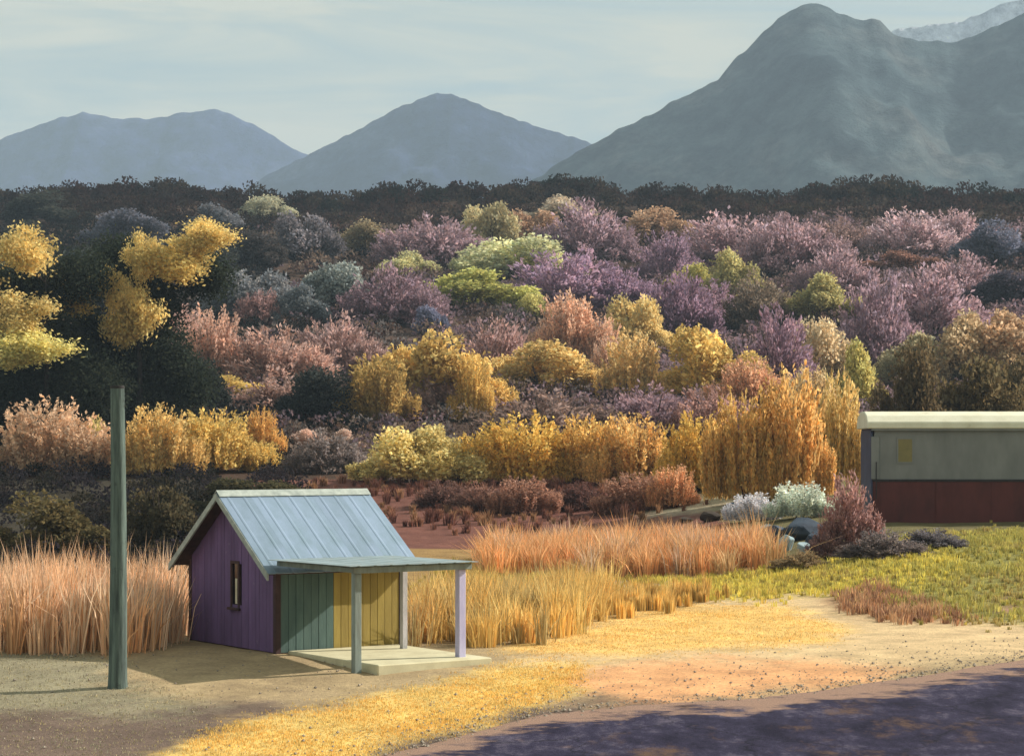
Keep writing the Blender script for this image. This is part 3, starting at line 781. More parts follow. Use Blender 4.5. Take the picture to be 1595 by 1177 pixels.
for s_ in SHRUBS:
    if 530 < s_[1] < 700: s_ = (s_[0], s_[1] + 8, s_[2] * 1.22, s_[3] * 1.18) + s_[4:]
    elif s_[1] <= 530: s_ = (s_[0], s_[1] + 5, s_[2] * 1.16, s_[3] * 1.14) + s_[4:]
    shrub(*s_, group='shrubs across the valley and hillside')

# dark evergreens behind the big tree
for i, (cx0, b0, w0, h0, c0, lab) in enumerate([
    (110, 650, 210, 190, (50, 54, 48), 'black green bush under the lowest yellow cluster at far left'),
    (250, 650, 150, 150, (46, 50, 46), 'black green bush right of the pole below the yellow clusters'),
    (30, 470, 150, 130, (52, 54, 46), 'dark green bush behind the yellow clusters at the left edge'),
    (150, 480, 170, 120, (48, 52, 48), 'dark green bush in the middle behind the yellow clusters'),
    (275, 450, 150, 110, (50, 52, 48), 'dark brown green bush behind the right yellow clusters'),
    (60, 350, 110, 56, (52, 54, 48), 'dark green tree on the crest at the far left'),
    (390, 420, 90, 76, (62, 56, 54), 'dark brown bush between the yellow clusters and slate shrubs')]):
    shrub(cx0, b0, w0, h0, 'D', c0, lab, group='dark bushes on the left')

# ------------------------------------------------------------------ tall grass, reeds, turf
def blades(name, x, y, hgt, wid, col, label, lean=0.25, mat=M_BLADE, cat='grass', la=None):
    n_ = len(x); z = height(x, y)
    a = RNG.uniform(0, 2 * math.pi, n_); la = (RNG.uniform(0, 2 * math.pi, n_) if la is None else la + RNG.normal(size=n_) * 0.7); lm = hgt * RNG.uniform(0.02, lean, n_)
    bx_, by_ = np.cos(a) * wid * 0.5, np.sin(a) * wid * 0.5
    lm = np.where(RNG.random(n_) < 0.12, lm * 2.6, lm); hgt = np.where(lm > hgt * 0.6, hgt * 0.75, hgt)
    dx, dy = np.cos(la) * lm, np.sin(la) * lm
    v = np.empty((n_, 5, 3))
    v[:, 0] = np.stack([x - bx_, y - by_, z - 0.03], 1); v[:, 1] = np.stack([x + bx_, y + by_, z - 0.03], 1)
    mx_, my_, mz_ = x + dx * 0.35, y + dy * 0.35, z + hgt * 0.58
    v[:, 2] = np.stack([mx_ + bx_ * 0.8, my_ + by_ * 0.8, mz_], 1); v[:, 3] = np.stack([mx_ - bx_ * 0.8, my_ - by_ * 0.8, mz_], 1)
    v[:, 4] = np.stack([x + dx, y + dy, z + hgt], 1)
    i = np.arange(n_) * 5
    f4_ = np.stack([i, i + 1, i + 2, i + 3], 1); f3_ = np.stack([i + 3, i + 2, i + 4], 1)
    t = np.repeat(leaf_tint(n_) * col, 5, axis=0)
    o_ = link(name, mesh_np(name, v.reshape(-1, 3), f4_, f3_, t, mat))
    o_.color = (1, 1, 1, 1)
    tag(o_, label, cat, kind='stuff')
    return o_

def stand(name, outline, n_, hmin, hmax, wid, cols, label, clump=0.5, lean=0.2, gain=1.5, per=45, foot=0.30, ragged=1.8):
    poly = world_poly(outline)
    lo, hi = poly.min(0), poly.max(0)
    nt = max(20, n_ // per)                            # tussocks, each a fan of blades of one tone and height
    x = RNG.uniform(lo[0], hi[0], nt * 6); y = RNG.uniform(lo[1], hi[1], nt * 6)
    k = inside(poly, x, y) & (wob(x, y, clump, len(label)) + RNG.normal(size=len(x)) * 0.6 > -0.3)
    x, y = x[k][:nt], y[k][:nt]
    nt = len(x)
    x = x + RNG.normal(size=nt) * 0.12 * clump * ragged; y = y + RNG.normal(size=nt) * 0.5 * clump * ragged
    tall = np.clip(0.42 + 0.42 * wob(x, y, clump * 2.0, 3.0 + len(label)) + RNG.normal(size=nt) * 0.24, 0, 1.15)
    th = hmin + (hmax - hmin) * tall
    pal = np.array([lin(c_, gain) for c_ in cols])
    ci = np.clip((0.5 + 0.6 * wob(x, y, clump * 2.2, 8.0) + RNG.normal(size=nt) * 0.22) * len(pal), 0, len(pal) - 1).astype(int)
    tc_ = pal[ci] * RNG.uniform(0.8, 1.15, nt)[:, None]
    j = np.repeat(np.arange(nt), per)
    r_ = np.abs(RNG.normal(size=len(j))) * 0.5; a_ = RNG.uniform(0, 6.283, len(j))
    rad = th[j] * foot
    x1, y1 = x[j] + np.cos(a_) * r_ * rad, y[j] + np.sin(a_) * r_ * rad
    h_ = th[j] * RNG.uniform(0.45, 1.0, len(j)) ** 0.7
    return blades(name, x1, y1, h_, RNG.uniform(0.6, 1.3, len(j)) * wid, tc_[j], label, lean, la=a_)

stand('tall_grass', [(-120, 1012), (-120, 985), (60, 978), (180, 975), (283, 978), (272, 1000), (190, 1016), (60, 1014)], 20000, 1.0, 2.3, 0.032,
      [(232, 188, 146), (222, 176, 134), (236, 198, 160), (230, 174, 118), (206, 176, 148)], 'tall peach coloured dry grass between the left edge and the shed', 0.6, 0.34)
stand('reed_bed', [(750, 893), (770, 872), (1000, 862), (1185, 866), (1206, 884), (1130, 892), (950, 900)], 24000, 0.7, 1.8, 0.042,
      [(232, 174, 112), (226, 160, 96), (236, 188, 126), (214, 156, 94), (192, 158, 128)], 'bright orange reed bed across the middle ground right of the porch', 0.9, 0.55)
stand('golden_grass', [(636, 1010), (640, 962), (760, 940), (905, 935), (960, 940), (900, 985), (800, 1006)], 18000, 0.4, 1.6, 0.03,
      [(216, 176, 84), (204, 160, 74), (232, 198, 110), (196, 160, 80), (170, 146, 90)], 'tall golden yellow grass behind and right of the porch posts', 0.6, 0.36)
stand('golden_grass', [(900, 962), (905, 930), (1010, 926), (1130, 930), (1060, 945), (960, 962)], 5500, 0.3, 0.75, 0.03,
      [(206, 164, 72), (190, 150, 70), (216, 180, 96)], 'short golden grass fringe between green strip and yellow sand', 0.6, 0.16)
stand('red_grass', [(470, 800), (480, 752), (700, 748), (1060, 752), (1090, 790), (900, 830), (720, 835)], 16000, 0.2, 0.75, 0.05,
      [(134, 88, 72), (118, 74, 62), (152, 104, 78), (166, 122, 84)], 'low red brown dry grass over the red bank behind the shed', 1.6, 0.5, gain=1.2)
stand('meadow_grass', [(640, 920), (700, 880), (900, 872), (1010, 905), (1300, 895), (1310, 912), (1180, 930), (1020, 930), (930, 915), (760, 925)], 16000, 0.08, 0.32, 0.025,
      [(178, 156, 56), (158, 138, 54), (190, 164, 66)], 'low olive green meadow grass in front of the orange reeds', 1.2, 0.4, per=14, foot=0.7)
stand('bank_grass', [(1200, 915), (1300, 885), (1420, 838), (1700, 815), (1700, 985), (1460, 962), (1340, 932)], 40000, 0.06, 0.26, 0.026,
      [(164, 154, 66), (150, 140, 60), (180, 166, 70), (160, 140, 72)], 'olive green grass on the bank below the carriage', 1.4, 0.45, per=14, foot=0.7)
stand('lime_grass', [(1010, 905), (1180, 892), (1340, 868), (1492, 862), (1480, 892), (1330, 922), (1180, 932), (1060, 930)], 14000, 0.08, 0.26, 0.026,
      [(200, 184, 58), (190, 172, 52), (210, 192, 66)], 'bright lime yellow grass band along the foot of the bank', 1.2, 0.4, per=14, foot=0.7)
stand('rust_grass', [(1300, 930), (1370, 915), (1450, 945), (1520, 970), (1380, 970), (1310, 952)], 3500, 0.12, 0.42, 0.03,
      [(168, 122, 84), (142, 102, 76), (182, 140, 98)], 'rust brown dry tufts where the bank meets the tan track', 0.5, 0.45, per=14, foot=0.7)
stand('yellow_turf', [(250, 1190), (340, 1136), (520, 1100), (690, 1068), (790, 1038), (905, 1036), (905, 1072), (820, 1108), (700, 1140), (560, 1168), (520, 1190)], 42000, 0.015, 0.07, 0.012,
      [(232, 190, 84), (222, 172, 70), (240, 204, 110)], 'short sunlit yellow turf sweeping from lower left to the road', 0.7, 0.8, per=3, foot=2.0)
stand('sand_grass', [(770, 1014), (880, 985), (960, 960), (1080, 942), (1230, 945), (1310, 975), (1290, 1000), (1100, 1014), (930, 1022)], 30000, 0.015, 0.06, 0.013,
      [(232, 190, 100), (224, 178, 88), (238, 204, 130)], 'thin yellow grass over the sand patch right of the porch', 0.9, 0.8, per=3, foot=2.0)
stand('trackside_grass', [(-200, 1190), (-200, 1020), (120, 1015), (330, 1090), (330, 1130), (250, 1190)], 12000, 0.015, 0.07, 0.011,
      [(150, 142, 110), (132, 120, 92), (166, 152, 110)], 'sparse grey green grass in the gravel around the pole foot', 0.5, 0.8, per=3, foot=2.0)

# pebbles along the road shoulder
NPB = 3600
pv_, pf_ = [], []
gpoly = world_poly([(-150, 1185), (-150, 1015), (150, 1020), (340, 1092), (560, 1100), (500, 1185)])
for i in range(NPB):
    if i < 3000:
        k = random.randint(0, 398)
        x0 = ex[k] + random.uniform(-0.1, 0.1); y0 = ey[k] + random.gauss(0.1, 0.28) if i < 1500 else ey[k] + abs(random.gauss(0, 2.2))
    else:
        x0 = random.uniform(gpoly[:, 0].min(), gpoly[:, 0].max()); y0 = random.uniform(gpoly[:, 1].min(), gpoly[:, 1].max())
    r_ = random.uniform(0.008, 0.022) * random.choice((1, 1, 1, 1, 1.9))
    n0 = len(pv_)
    z0 = h1(x0, y0) + 0.02
    for dx, dy, dz in ((1, 0, 0), (0, 1, 0), (-1, 0, 0), (0, -1, 0), (0, 0, 0.8), (0, 0, -0.6)):
        j = random.uniform(0.7, 1.2)
        pv_.append((x0 + dx * r_ * j, y0 + dy * r_ * j, z0 + dz * r_ * j))
    for a_, b_ in ((0, 1), (1, 2), (2, 3), (3, 0)):
        pf_.append((n0 + a_, n0 + b_, n0 + 4)); pf_.append((n0 + b_, n0 + a_, n0 + 5))
peb = link('gravel', mesh_np('gravel', np.array(pv_), None, np.array(pf_), None, M_STONE))
tag(peb, 'loose pebbles scattered along the road edge', 'gravel', kind='stuff')

# ------------------------------------------------------------------ the shed
SHED_A = math.radians(55)
corner = at(431, 1018, 44.0)
# local axes: +x out to the porch side, +y along the ridge away from the gable, gable spans x -W..0 at y 0
WD, LN, EAVE, RIDGE = 3.95, 3.05, 1.86, 3.24
shed = empty('shed', (corner.x, corner.y, 0.0), 0.0)
# out = (cos a, -sin a): a turn of -a about z
shed.rotation_euler = (0, 0, -SHED_A)
tag(shed, 'small purple gabled shed with blue steel roof and open side porch', 'shed')
def gable_z(x): return EAVE + (RIDGE - EAVE) * (1 - abs(x + WD / 2) / (WD / 2))
core = MB().prism([(-WD + 0.03, -0.06), (-0.03, -0.06), (-0.03, EAVE - 0.03), (-WD / 2, RIDGE - 0.06), (-WD + 0.03, EAVE - 0.03)], 'y', 0.03, LN - 0.03).build('wall_core', M_CORE, shed)
front = MB().box(-WD + 0.05, -0.05, 0.006, 0.028, -0.04, 0.10).build('gable_wall', M_DARKTRIM, shed)
nb = 24; pw = (WD - 0.16) / nb
WX0, WX1, WZ0, WZ1 = -1.93, -1.63, 0.92, 1.80          # window opening in the gable
for i in range(nb):
    x0 = -WD + 0.08 + i * pw + 0.004; x1 = x0 + pw - 0.008
    th = 0.03 + random.uniform(-0.004, 0.004)
    segs = [(0.02, None)]
    if x1 > WX0 and x0 < WX1: segs = [(0.02, WZ0), (WZ1, None)]
    for z0, z1 in segs:
        if z1 is None:
            xm = -WD / 2
            pts = [(x0, z0), (x1, z0), (x1, gable_z(x1) - 0.02)]
            if x0 < xm < x1: pts.append((xm, gable_z(xm) - 0.02))
            pts.append((x0, gable_z(x0) - 0.02))
        else: pts = [(x0, z0), (x1, z0), (x1, z1), (x0, z1)]
        MB().prism(pts, 'y', -th, 0.004).build('plank', M_PURPLE, front, 0.004)
# window in the gable
win = MB()
for a_ in ((WX0 - 0.05, WX0 + 0.01, WZ0 - 0.06, WZ1 + 0.06), (WX1 - 0.01, WX1 + 0.05, WZ0 - 0.06, WZ1 + 0.06)):
    win.box(a_[0], a_[1], -0.055, 0.0, a_[2], a_[3])
win.box(WX0 + 0.011, WX1 - 0.011, -0.055, 0.0, WZ1 - 0.002, WZ1 + 0.06)
win = win.build('window', M_DARKTRIM, shed, 0.004)
MB().box(WX0 + 0.01, WX1 - 0.01, -0.012, 0.0, WZ0, WZ1 - 0.004).build('pane', M_GLASS, win)
MB().box(-1.80, -1.72, -0.022, -0.013, WZ0 + 0.02, WZ1 - 0.32).build('curtain', M_CURTAIN, win)
MB().box(WX0 - 0.10, WX1 + 0.10, -0.11, 0.0, WZ0 - 0.115, WZ0 - 0.061).build('sill', M_DARKTRIM, win, 0.005)
# porch side wall
side_w = MB().box(-0.028, -0.006, 0.05, LN - 0.05, -0.04, 0.08).build('side_wall', M_DARKTRIM, shed)
side_w['label'] = 'porch side wall of teal boards, its sunlit part painted in mustard on the back boards'
nb2 = 16; pw2 = (LN - 0.16) / nb2
for i in range(nb2):
    y0 = 0.08 + i * pw2 + 0.004; th = 0.03 + random.uniform(-0.004, 0.004)
    MB().box(-0.004, th, y0, y0 + pw2 - 0.008, 0.02, EAVE - 0.05).build('plank', M_TEAL if i < 7 else M_SUNLIT_MUSTARD, side_w, 0.004)  # mustard on the back boards paints in the sunlit part of the wall
back_w = MB().prism([(-WD + 0.02, -0.04), (-0.02, -0.04), (-0.02, EAVE - 0.05), (-WD / 2, RIDGE - 0.08), (-WD + 0.02, EAVE - 0.05)], 'y', LN - 0.028, LN).build('back_wall', M_PURPLE, shed)
MB().box(-WD, -WD + 0.028, 0.05, LN - 0.05, -0.04, EAVE - 0.04).build('side_wall', M_PURPLE, shed)
for (xa, xb, ya, yb) in ((-0.08, 0.045, -0.045, 0.075), (-WD - 0.04, -WD + 0.075, -0.045, 0.075), (-0.08, 0.045, LN - 0.075, LN + 0.03)):
    MB().box(xa, xb, ya, yb, -0.05, EAVE - 0.06).build('corner_board', M_DARKTRIM, shed, 0.006)
# roof: deck, ridged steel sheets, barge boards, ridge cap
OV, OVF = 0.30, 0.36
slope = (RIDGE - EAVE) / (WD / 2)
def rz(d): return RIDGE + 0.06 - slope * d             # underside height at distance d from the ridge line
dm = WD / 2 + OV
deck = MB()
for s in (1, -1):
    deck.hull8([(-WD / 2, -OVF, rz(0) - 0.05), (-WD / 2, LN + 0.3, rz(0) - 0.05), (-WD / 2 + s * dm, LN + 0.3, rz(dm) - 0.05), (-WD / 2 + s * dm, -OVF, rz(dm) - 0.05)],
               [(-WD / 2, -OVF, rz(0) - 0.01), (-WD / 2, LN + 0.3, rz(0) - 0.01), (-WD / 2 + s * dm, LN + 0.3, rz(dm) - 0.01), (-WD / 2 + s * dm, -OVF, rz(dm) - 0.01)])
deck = deck.build('roof', M_DARKTRIM, shed)
def steel_sheet(length, width, thick=0.012, pitch=0.38, rib=0.008):
    """ribbed sheet lying in x (down the slope) by y (across), as a closed solid"""
    prof = [(0, 0)]
    k = int(round(width / pitch))
    for i in range(k):
        a_ = i * pitch
        prof += [(a_ + pitch * 0.40, 0), (a_ + pitch * 0.46, rib), (a_ + pitch * 0.56, rib), (a_ + pitch * 0.62, 0)]
    prof.append((k * pitch, 0))
    vs, fs = [], []
    m_ = len(prof)
    for x_ in (0, length):
        for dz in (0, -thick):
            vs += [(x_, p_[0], p_[1] + dz) for p_ in prof]
    for i in range(m_ - 1):
        fs += [(i, i + 1, 2 * m_ + i + 1, 2 * m_ + i), (m_ + i + 1, m_ + i, 3 * m_ + i, 3 * m_ + i + 1),
               (i + 1, i, m_ + i, m_ + i + 1), (2 * m_ + i, 2 * m_ + i + 1, 3 * m_ + i + 1, 3 * m_ + i)]
    fs += [(0, 2 * m_, 3 * m_, m_), (m_ - 1, 2 * m_ - 1, 4 * m_ - 1, 3 * m_ - 1)]
    return MB().add(vs, fs)
roof_len = math.hypot(dm, slope * dm) + 0.05
ang = math.atan(slope)
sheet_w = 0.76
NSH = 5
sheet = steel_sheet(roof_len, sheet_w).mesh('roof_sheet', M_ROOF)
for i in range(NSH):
    for s in (1, -1):
        o_ = link('roof_sheet', sheet, deck)
        y0 = -OVF - 0.02 + i * (sheet_w - 0.01)
        if s == 1:
            o_.location = (-WD / 2 + 0.012, y0, rz(0) + 0.012 + 0.0015 * (i % 2)); o_.rotation_euler = (0, ang, 0)
        else:
            o_.location = (-WD / 2 - 0.012, y0 + sheet_w, rz(0) + 0.012 + 0.0015 * (i % 2)); o_.rotation_euler = (0, ang, math.pi)
        
yb0, yb1 = -OVF - 0.02, -OVF - 0.02 + NSH * (sheet_w - 0.01)
MB().prism([(-WD / 2 - 0.16, rz(0.16) + 0.045), (-WD / 2, rz(0) + 0.055), (-WD / 2 + 0.16, rz(0.16) + 0.045), (-WD / 2 + 0.16, rz(0.16) + 0.057), (-WD / 2, rz(0) + 0.072), (-WD / 2 - 0.16, rz(0.16) + 0.057)], 'y', yb0 - 0.01, yb1 + 0.01).build('ridge_cap', M_PALETRIM, deck)
for s in (1, -1):
    x_a, x_b = -WD / 2, -WD / 2 + s * (dm + 0.02)
    m_ = MB().hull8([(x_a, -OVF - 0.045, rz(0) - 0.14), (x_a, -OVF - 0.003, rz(0) - 0.14), (x_b, -OVF - 0.003, rz(dm) - 0.16), (x_b, -OVF - 0.045, rz(dm) - 0.16)],
                    [(x_a, -OVF - 0.045, rz(0) + 0.005), (x_a, -OVF - 0.003, rz(0) + 0.005), (x_b, -OVF - 0.003, rz(dm) - 0.005), (x_b, -OVF - 0.045, rz(dm) - 0.005)])
    m_.build('barge_board', M_PALETRIM, deck)
# porch: steel roof on beams, four posts, slab
PD, PY0, PY1 = 3.25, -0.10, 2.6
ZW, ZO = EAVE + 0.02, EAVE + 0.10
xs0 = OV * 0.55
porch = MB()
porch.box(xs0 + 0.02, PD, PY0, PY0 + 0.09, ZW - 0.04, ZW + 0.06)
porch.box(xs0 + 0.02, PD, PY1 - 0.09, PY1, ZW - 0.04, ZW + 0.06)
porch.box(PD + 0.002, PD + 0.09, PY0 - 0.04, PY1 + 0.04, ZW - 0.05, ZW + 0.07)
porch = porch.build('porch_frame', M_POST, shed, 0.006)
psheet = steel_sheet(PD - xs0 + 0.22, 0.76).mesh('roof_sheet', M_ROOF2)
for i in range(4):
    o_ = link('roof_sheet', psheet, porch)
    o_.location = (xs0 + 0.02, PY0 - 0.2 + i * 0.745, ZW + 0.095 + 0.0015 * (i % 2)); o_.rotation_euler = (0, -0.004, 0)
for k_ in range(2):
    MB().box(xs0 + 0.03, PD, 0.72 + k_ * 0.80, 0.78 + k_ * 0.80, ZW - 0.055, ZW + 0.055).build('rafter', M_POST, porch)
for (x_, y_, mat_, wdt, lab) in ((PD - 0.06, 0.02, M_POST, 0.15, 'grey green front porch post'), (PD - 0.06, PY1 - 0.14, M_LAVENDER, 0.16, 'lavender painted outer porch post'),
                                 (1.0, PY1 - 0.12, M_WHITEPOST, 0.12, 'whitish slim middle porch post')):
    o_ = MB().box(x_ - wdt / 2, x_ + wdt / 2, y_ - wdt / 2, y_ + wdt / 2, -0.6, ZW - 0.055 if x_ > 2 else ZW - 0.045).build('post', mat_, shed, 0.008)
    o_['label'] = lab
slab = MB().box(0.08, PD + 0.42, 0.22, PY1 + 0.30, -0.45, 0.06).build('porch_slab', M_SLAB, shed, 0.02)

# ------------------------------------------------------------------ the pole at the left
tb = ground_at(183, 1072)
ts = tb.y / F_PX
pole = empty('utility_pole', (tb.x, tb.y, tb.z))
tag(pole, 'tall straight grey green wooden pole standing left of the purple shed', 'pole')
zt = (1072 - 606) * ts
tv = []
NSG, NRG = 40, 110
zs_ = np.linspace(-0.4, zt, NRG)
for z_ in zs_:                                         # a weathered round timber: slight bow, drying checks, a swollen foot
    r_ = 0.172 - 0.045 * max(z_, 0) / zt + 0.015 * math.exp(-max(z_, 0) / 0.2)
    for j in range(NSG):
        a_ = 2 * math.pi * j / NSG
        check = 0.0
        for ca, z0, z1, dp_ in ((3.9, 0.2, 2.6, 0.03), (4.9, 1.4, 4.4, 0.028), (5.6, 0.0, 1.5, 0.02), (4.4, 3.2, 5.4, 0.022), (3.3, 2.2, 5.0, 0.02)):
            if z0 < z_ < z1: check += dp_ * math.exp(-((a_ - ca - 0.05 * math.sin(z_ * 2)) / 0.07) ** 2) * math.sin(math.pi * (z_ - z0) / (z1 - z0)) ** 0.5
        rr_ = r_ - check + 0.003 * math.sin(7 * a_ + z_ * 0.6)
        tv.append((math.cos(a_) * rr_ + 0.018 * math.sin(z_ * 0.55), math.sin(a_) * rr_, z_))
ti = np.arange(NSG * NRG).reshape(NRG, NSG)
tq = np.stack([ti[:-1], np.roll(ti, -1, 1)[:-1], np.roll(ti, -1, 1)[1:], ti[1:]], -1).reshape(-1, 4)
link('shaft', mesh_np('shaft', np.array(tv), tq, None, None, M_TRUNK, True), pole)
cxp = 0.018 * math.sin(zt * 0.55)
MB().prism([(cxp + 0.131 * math.cos(2 * math.pi * j / 24), 0.131 * math.sin(2 * math.pi * j / 24)) for j in range(24)], 'z', zt - 0.012, zt + 0.05).build('cap', M_IRON, pole, 0.01)

# ------------------------------------------------------------------ dark trees with yellow leaf clusters behind the pole
def cluster_mesh(seed, ncl=5200):
    random.seed(seed)
    lob = np.array([Vector((random.gauss(0, 1), random.gauss(0, 1), random.gauss(0, 1))).normalized() * random.uniform(0.05, 0.38) for _ in range(15)])
    k = RNG.integers(0, 15, ncl)
    p = lob[k] + RNG.normal(size=(ncl, 3)) * 0.085
    v_, f_, t_ = leaf_quads(p, rand_dir(ncl) * 0.8 + np.array([0, 0, -0.8]), RNG.uniform(0.035, 0.07, ncl), RNG.uniform(0.022, 0.04, ncl), leaf_tint(ncl, RNG.uniform(0.8, 1.2, 15)[k]))
    return mesh_np('leaf_cluster', v_, f_, None, t_, M_LEAF)
cms = [cluster_mesh(s) for s in range(4)]
def cluster_tree(foot_px, ty, label, clusters, darks, seed):
    """trunk and limbs, loose dark foliage, and sprays of yellow leaves at the limb ends"""
    random.seed(seed)
    x0 = (foot_px - W_PX / 2) / F_PX * ty
    fp = Vector((x0, ty, h1(x0, ty)))
    root = empty('tree', fp); tag(root, label, 'tree', 'dark trees with yellow leaf clusters')
    sc_ = ty / F_PX
    topz = max((at(0, c_[1], ty) - fp).z for c_ in clusters)
    MB().tube([(0, 0, -0.3), (0.03, 0, 0.4), (0.1, 0.05, topz * 0.35), (0.02, 0, topz * 0.65), (0.05, 0, topz * 0.95)], [0.30, 0.22, 0.17, 0.11, 0.03], 12, 0.05).build('trunk', M_DARKBARK, root, shade=True)
    for i, (cx0, cy0, w0, h0, col) in enumerate(clusters):
        dd = random.uniform(-2.2, -0.6)
        c_ = at(cx0, cy0, ty + dd) - fp
        z0 = max(topz * 0.3, min(topz * 0.85, c_.z - 0.6 * abs(c_.x)))
        MB().tube([(0.06, 0, z0), (c_.x * 0.4, c_.y * 0.4, z0 + (c_.z - z0) * 0.35), (c_.x * 0.8, c_.y * 0.8, z0 + (c_.z - z0) * 0.8), tuple(c_)], [0.07, 0.05, 0.03, 0.01], 6, 0.05).build('limb', M_BARK, root, shade=True)
        o_ = link('leaf_cluster', cms[(i + seed) % 4], root)
        o_.location = c_; o_.scale = (w0 * sc_ * 1.42, w0 * sc_ * 0.9, h0 * sc_ * 1.32); o_.rotation_euler = (0, 0, random.uniform(-0.6, 0.6))
        o_.color = (*lin(col, 1.9), 1)
    nd = 3200 * len(darks)
    da = np.array(darks, float); ck = RNG.integers(0, len(da), nd)
    off = rand_dir(nd) * (RNG.random(nd) ** 0.5)[:, None]
    dp = np.stack([(da[ck, 0] - W_PX / 2) * sc_ - fp.x, np.full(nd, 1.2), CAM_Z + (HORIZON - da[ck, 1]) * sc_ - fp.z], 1)
    dp += off * np.stack([da[ck, 2] * 0.5 * sc_, da[ck, 2] * 0.4 * sc_, da[ck, 3] * 0.5 * sc_], 1) + RNG.normal(size=(nd, 3)) * 0.4
    dp[:, 2] = np.maximum(dp[:, 2], 0.1)
    v, f, t = leaf_quads(dp, rand_dir(nd), RNG.uniform(0.16, 0.32, nd), RNG.uniform(0.09, 0.18, nd), leaf_tint(nd))
    crn = link('crown', mesh_np('crown', v, f, None, t, M_LEAF), root); crn.color = (*lin((60, 68, 54)), 1)
    return root
YA, YB, YC = (222, 194, 112), (208, 184, 112), (186, 174, 100)
cluster_tree(70, 128, 'dark tree with three stacked yellow leaf clusters at the left edge', [(28, 392, 96, 76, YA), (30, 486, 92, 64, YB), (40, 543, 116, 56, YC), (-60, 430, 100, 80, YA)],
             [(60, 450, 110, 70), (20, 590, 130, 70), (90, 560, 110, 90), (-40, 500, 120, 90), (100, 620, 140, 80), (10, 440, 90, 50), (120, 430, 100, 80), (-10, 640, 130, 60), (60, 515, 120, 70), (140, 600, 120, 90), (60, 650, 150, 60)], 1)
cluster_tree(215, 132, 'dark tree with drooping yellow leaf clusters right above the pole', [(112, 452, 92, 60, YA), (206, 492, 84, 88, YA), (184, 450, 40, 60, YA), (262, 410, 112, 72, (224, 194, 104)), (222, 395, 44, 66, YA), (318, 370, 78, 52, YA)],
             [(180, 400, 100, 70), (240, 470, 90, 60), (160, 580, 130, 100), (255, 575, 100, 80), (130, 510, 80, 60), (210, 630, 150, 70), (290, 420, 80, 60), (240, 530, 110, 90), (200, 440, 100, 70), (290, 600, 80, 70), (170, 560, 110, 100), (200, 660, 150, 60), (320, 430, 70, 60)], 2)

# ------------------------------------------------------------------ railway carriage on the bank
cy = 80.0
cl_ = at(1357, 826, cy)
coach = empty('carriage', (cl_.x, cy, cl_.z), math.radians(-2.0))
tag(coach, 'grey and maroon railway carriage with cream roof standing on the grassy bank', 'carriage')
CLN, CWD = 15.0, 2.9
k = cy / F_PX
zr, zb, zg = (826 - 748) * k, -0.12, (826 - 664) * k      # top of the maroon, underside, top of the grey
# lower and upper side panels, each a pressed panel of its own
low = MB().box(0.06, CLN, 0.03, CWD - 0.03, zb, zr - 0.002).build('lower_body', M_COACHRED, coach, 0.02)
upp = MB().prism([(0.10, zr + 0.002), (CLN, zr + 0.002), (CLN, zg), (0.32, zg), (0.16, zg - 0.12), (0.10, zg - 0.34)], 'y', 0.05, CWD - 0.05).build('upper_body', M_COACHGREY, coach, 0.02)
MB().box(0.03, CLN, -0.004, 0.029, zr - 0.045, zr + 0.045).build('waist_rail', M_IRON, coach, 0.008)
end = MB().prism([(0.0, zb), (CWD, zb), (CWD, zg - 0.3), (CWD - 0.25, zg), (0.25, zg), (0.0, zg - 0.3)], 'x', -0.02, 0.055).build('end_wall', M_COACHSHADE, coach, 0.01)  # shadow on the end face painted in as navy
MB().box(0.0, 0.30, -0.012, 0.049, zr + 0.05, zg - 0.38).build('corner_post', M_COACHGREY, coach, 0.01)
MB().box(0.0, CLN, -0.10, -0.04, zg - 0.16, zg - 0.085).build('gutter', M_COACHGREY, coach, 0.008)
MB().tube([(0.18, -0.07, zr - 0.7), (0.18, -0.07, zr + 0.7)], [0.02, 0.02], 8).build('grab_rail', M_IRON, coach)
MB().box(0.1, 0.7, -0.22, 0.0, zb - 0.06, zb - 0.01).build('step', M_IRON, coach)
for i in range(1):
    xa = 1.02 + i * 2.1
    w_ = MB()
    z0, z1 = zr + 0.70, zr + 1.56
    w_.box(xa - 0.05, xa, 0.02, 0.047, z0 - 0.05, z1 + 0.05); w_.box(xa + 0.52, xa + 0.57, 0.02, 0.047, z0 - 0.05, z1 + 0.05)
    w_.box(xa, xa + 0.52, 0.02, 0.047, z1, z1 + 0.05); w_.box(xa, xa + 0.52, 0.02, 0.047, z0 - 0.05, z0)
    if i == 0:
        w_ = w_.build('window', M_COACHGREY, coach)
        MB().box(xa + 0.002, xa + 0.518, 0.028, 0.049, z0 + 0.002, z1 - 0.002).build('pane', M_AMBER, w_)
for i in range(8):
    MB().box(0.32 + i * 2.1, 0.36 + i * 2.1, 0.012, 0.028, zb + 0.04, zr - 0.05).build('seam_strip', M_COACHRED, coach)
rp = [(-0.14, zg - 0.08), (-0.12, zg + 0.16), (0.25, zg + 0.42), (0.9, zg + 0.58), (CWD - 0.9, zg + 0.58), (CWD - 0.25, zg + 0.42), (CWD + 0.12, zg + 0.16), (CWD + 0.14, zg - 0.08)]
MB().prism(rp, 'x', -0.16, CLN + 0.1).build('roof', M_CREAM, coach, 0.03)
MB().box(0.4, CLN - 0.3, 0.5, CWD - 0.5, zb - 0.35, zb - 0.003).build('underframe', M_IRON, coach)
for xw in (1.2, 2.9, 10.6, 12.3):
    wv = MB(); n_ = 20
    for yy_ in (0.55, CWD - 0.67):
        wv.prism([(xw + 0.42 * math.cos(2 * math.pi * j / n_), -0.25 + 0.42 * math.sin(2 * math.pi * j / n_)) for j in range(n_)], 'y', yy_, yy_ + 0.12)
    wv.build('wheelset', M_IRON, coach)

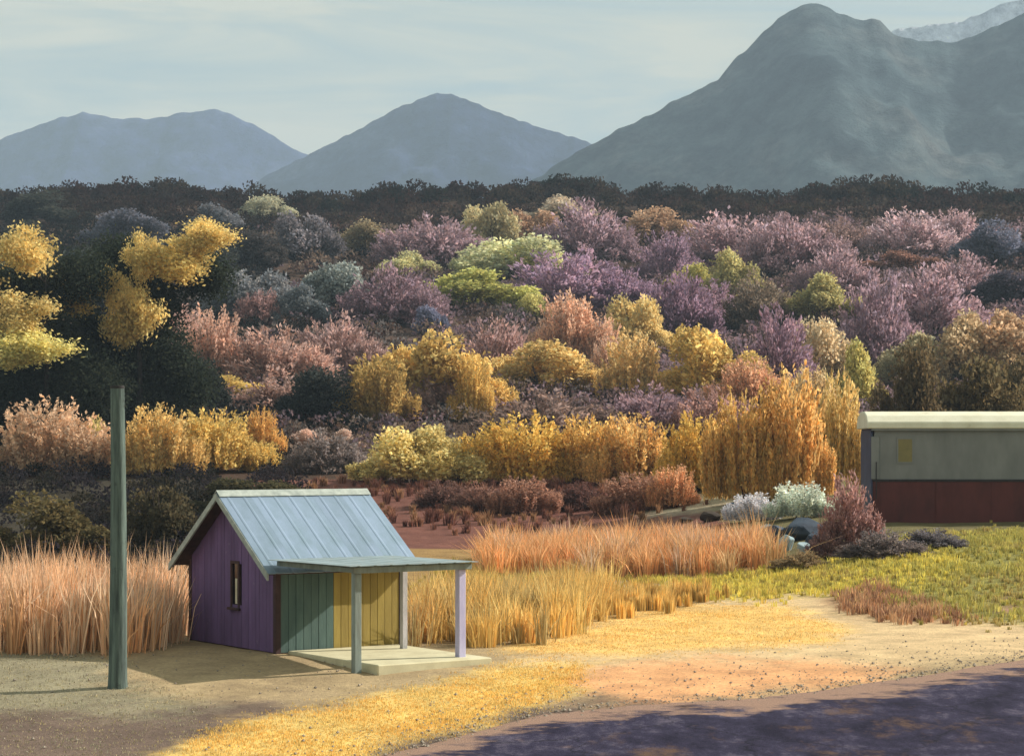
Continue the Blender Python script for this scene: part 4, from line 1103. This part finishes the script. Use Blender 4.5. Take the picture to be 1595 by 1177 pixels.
# ------------------------------------------------------------------ rocks by the sage
def rock(cx0, b0, w0, h0, mat, label, seed, tilt=0.0, flat=1.0):
    p = ground_at(cx0, b0); s = p.y / F_PX
    rr = random.Random(seed)
    bm = bmesh.new()
    for _ in range(22):                                # an angular broken block: hull of scattered points
        d_ = Vector((rr.gauss(0, 1), rr.gauss(0, 1), rr.gauss(0, 1))).normalized() * 0.5 * rr.uniform(0.75, 1.0)
        bm.verts.new(d_)
    bmesh.ops.convex_hull(bm, input=bm.verts)
    bmesh.ops.delete(bm, geom=[v_ for v_ in bm.verts if not v_.link_faces], context='VERTS')
    bmesh.ops.bevel(bm, geom=list(bm.edges), offset=0.022, segments=1, affect='EDGES', profile=0.5)
    me = bpy.data.meshes.new('rock'); bm.to_mesh(me); bm.free(); me.materials.append(mat)
    o_ = link('rock', me)
    o_.location = (p.x, p.y, p.z + h0 * s * 0.40); o_.scale = (w0 * s * 1.25, w0 * s * 0.9 * flat, h0 * s * 1.3); o_.rotation_euler = (0, tilt, rr.uniform(-0.4, 0.4))
    tag(o_, label, 'rock', 'rocks beside the silver sage')
    return o_
rock(1246, 840, 70, 36, M_ROCKBLUE, 'largest dark blue boulder under the silver white sage', 1)
rock(1212, 846, 46, 30, M_ROCKBLUE, 'dark blue rock left of the largest boulder', 2)
rock(1278, 858, 60, 34, M_ROCKBLUE, 'dark blue rock nearest the mauve bush', 3)
rock(1222, 858, 30, 30, M_ROCKPALE, 'pale blue tilted slab in front of the largest boulder', 4, 0.7)
rock(1196, 836, 44, 20, M_ROCKPALE, 'pale blue flat rock at the left of the rock pile', 5, 0.1)
rock(1262, 866, 50, 20, M_ROCKPALE, 'pale blue rock at the foot of the rock pile', 6, 0.3)
rock(1145, 804, 28, 24, M_ROCKBLUE, 'small dark rock with pale face left of the lavender sage', 7)
rock(1105, 812, 34, 18, M_ROCKDARK, 'round brown rock just above the orange reeds', 8)
rock(1068, 814, 24, 10, M_ROCKDARK, 'flat little brown rock left of the round brown one', 9)
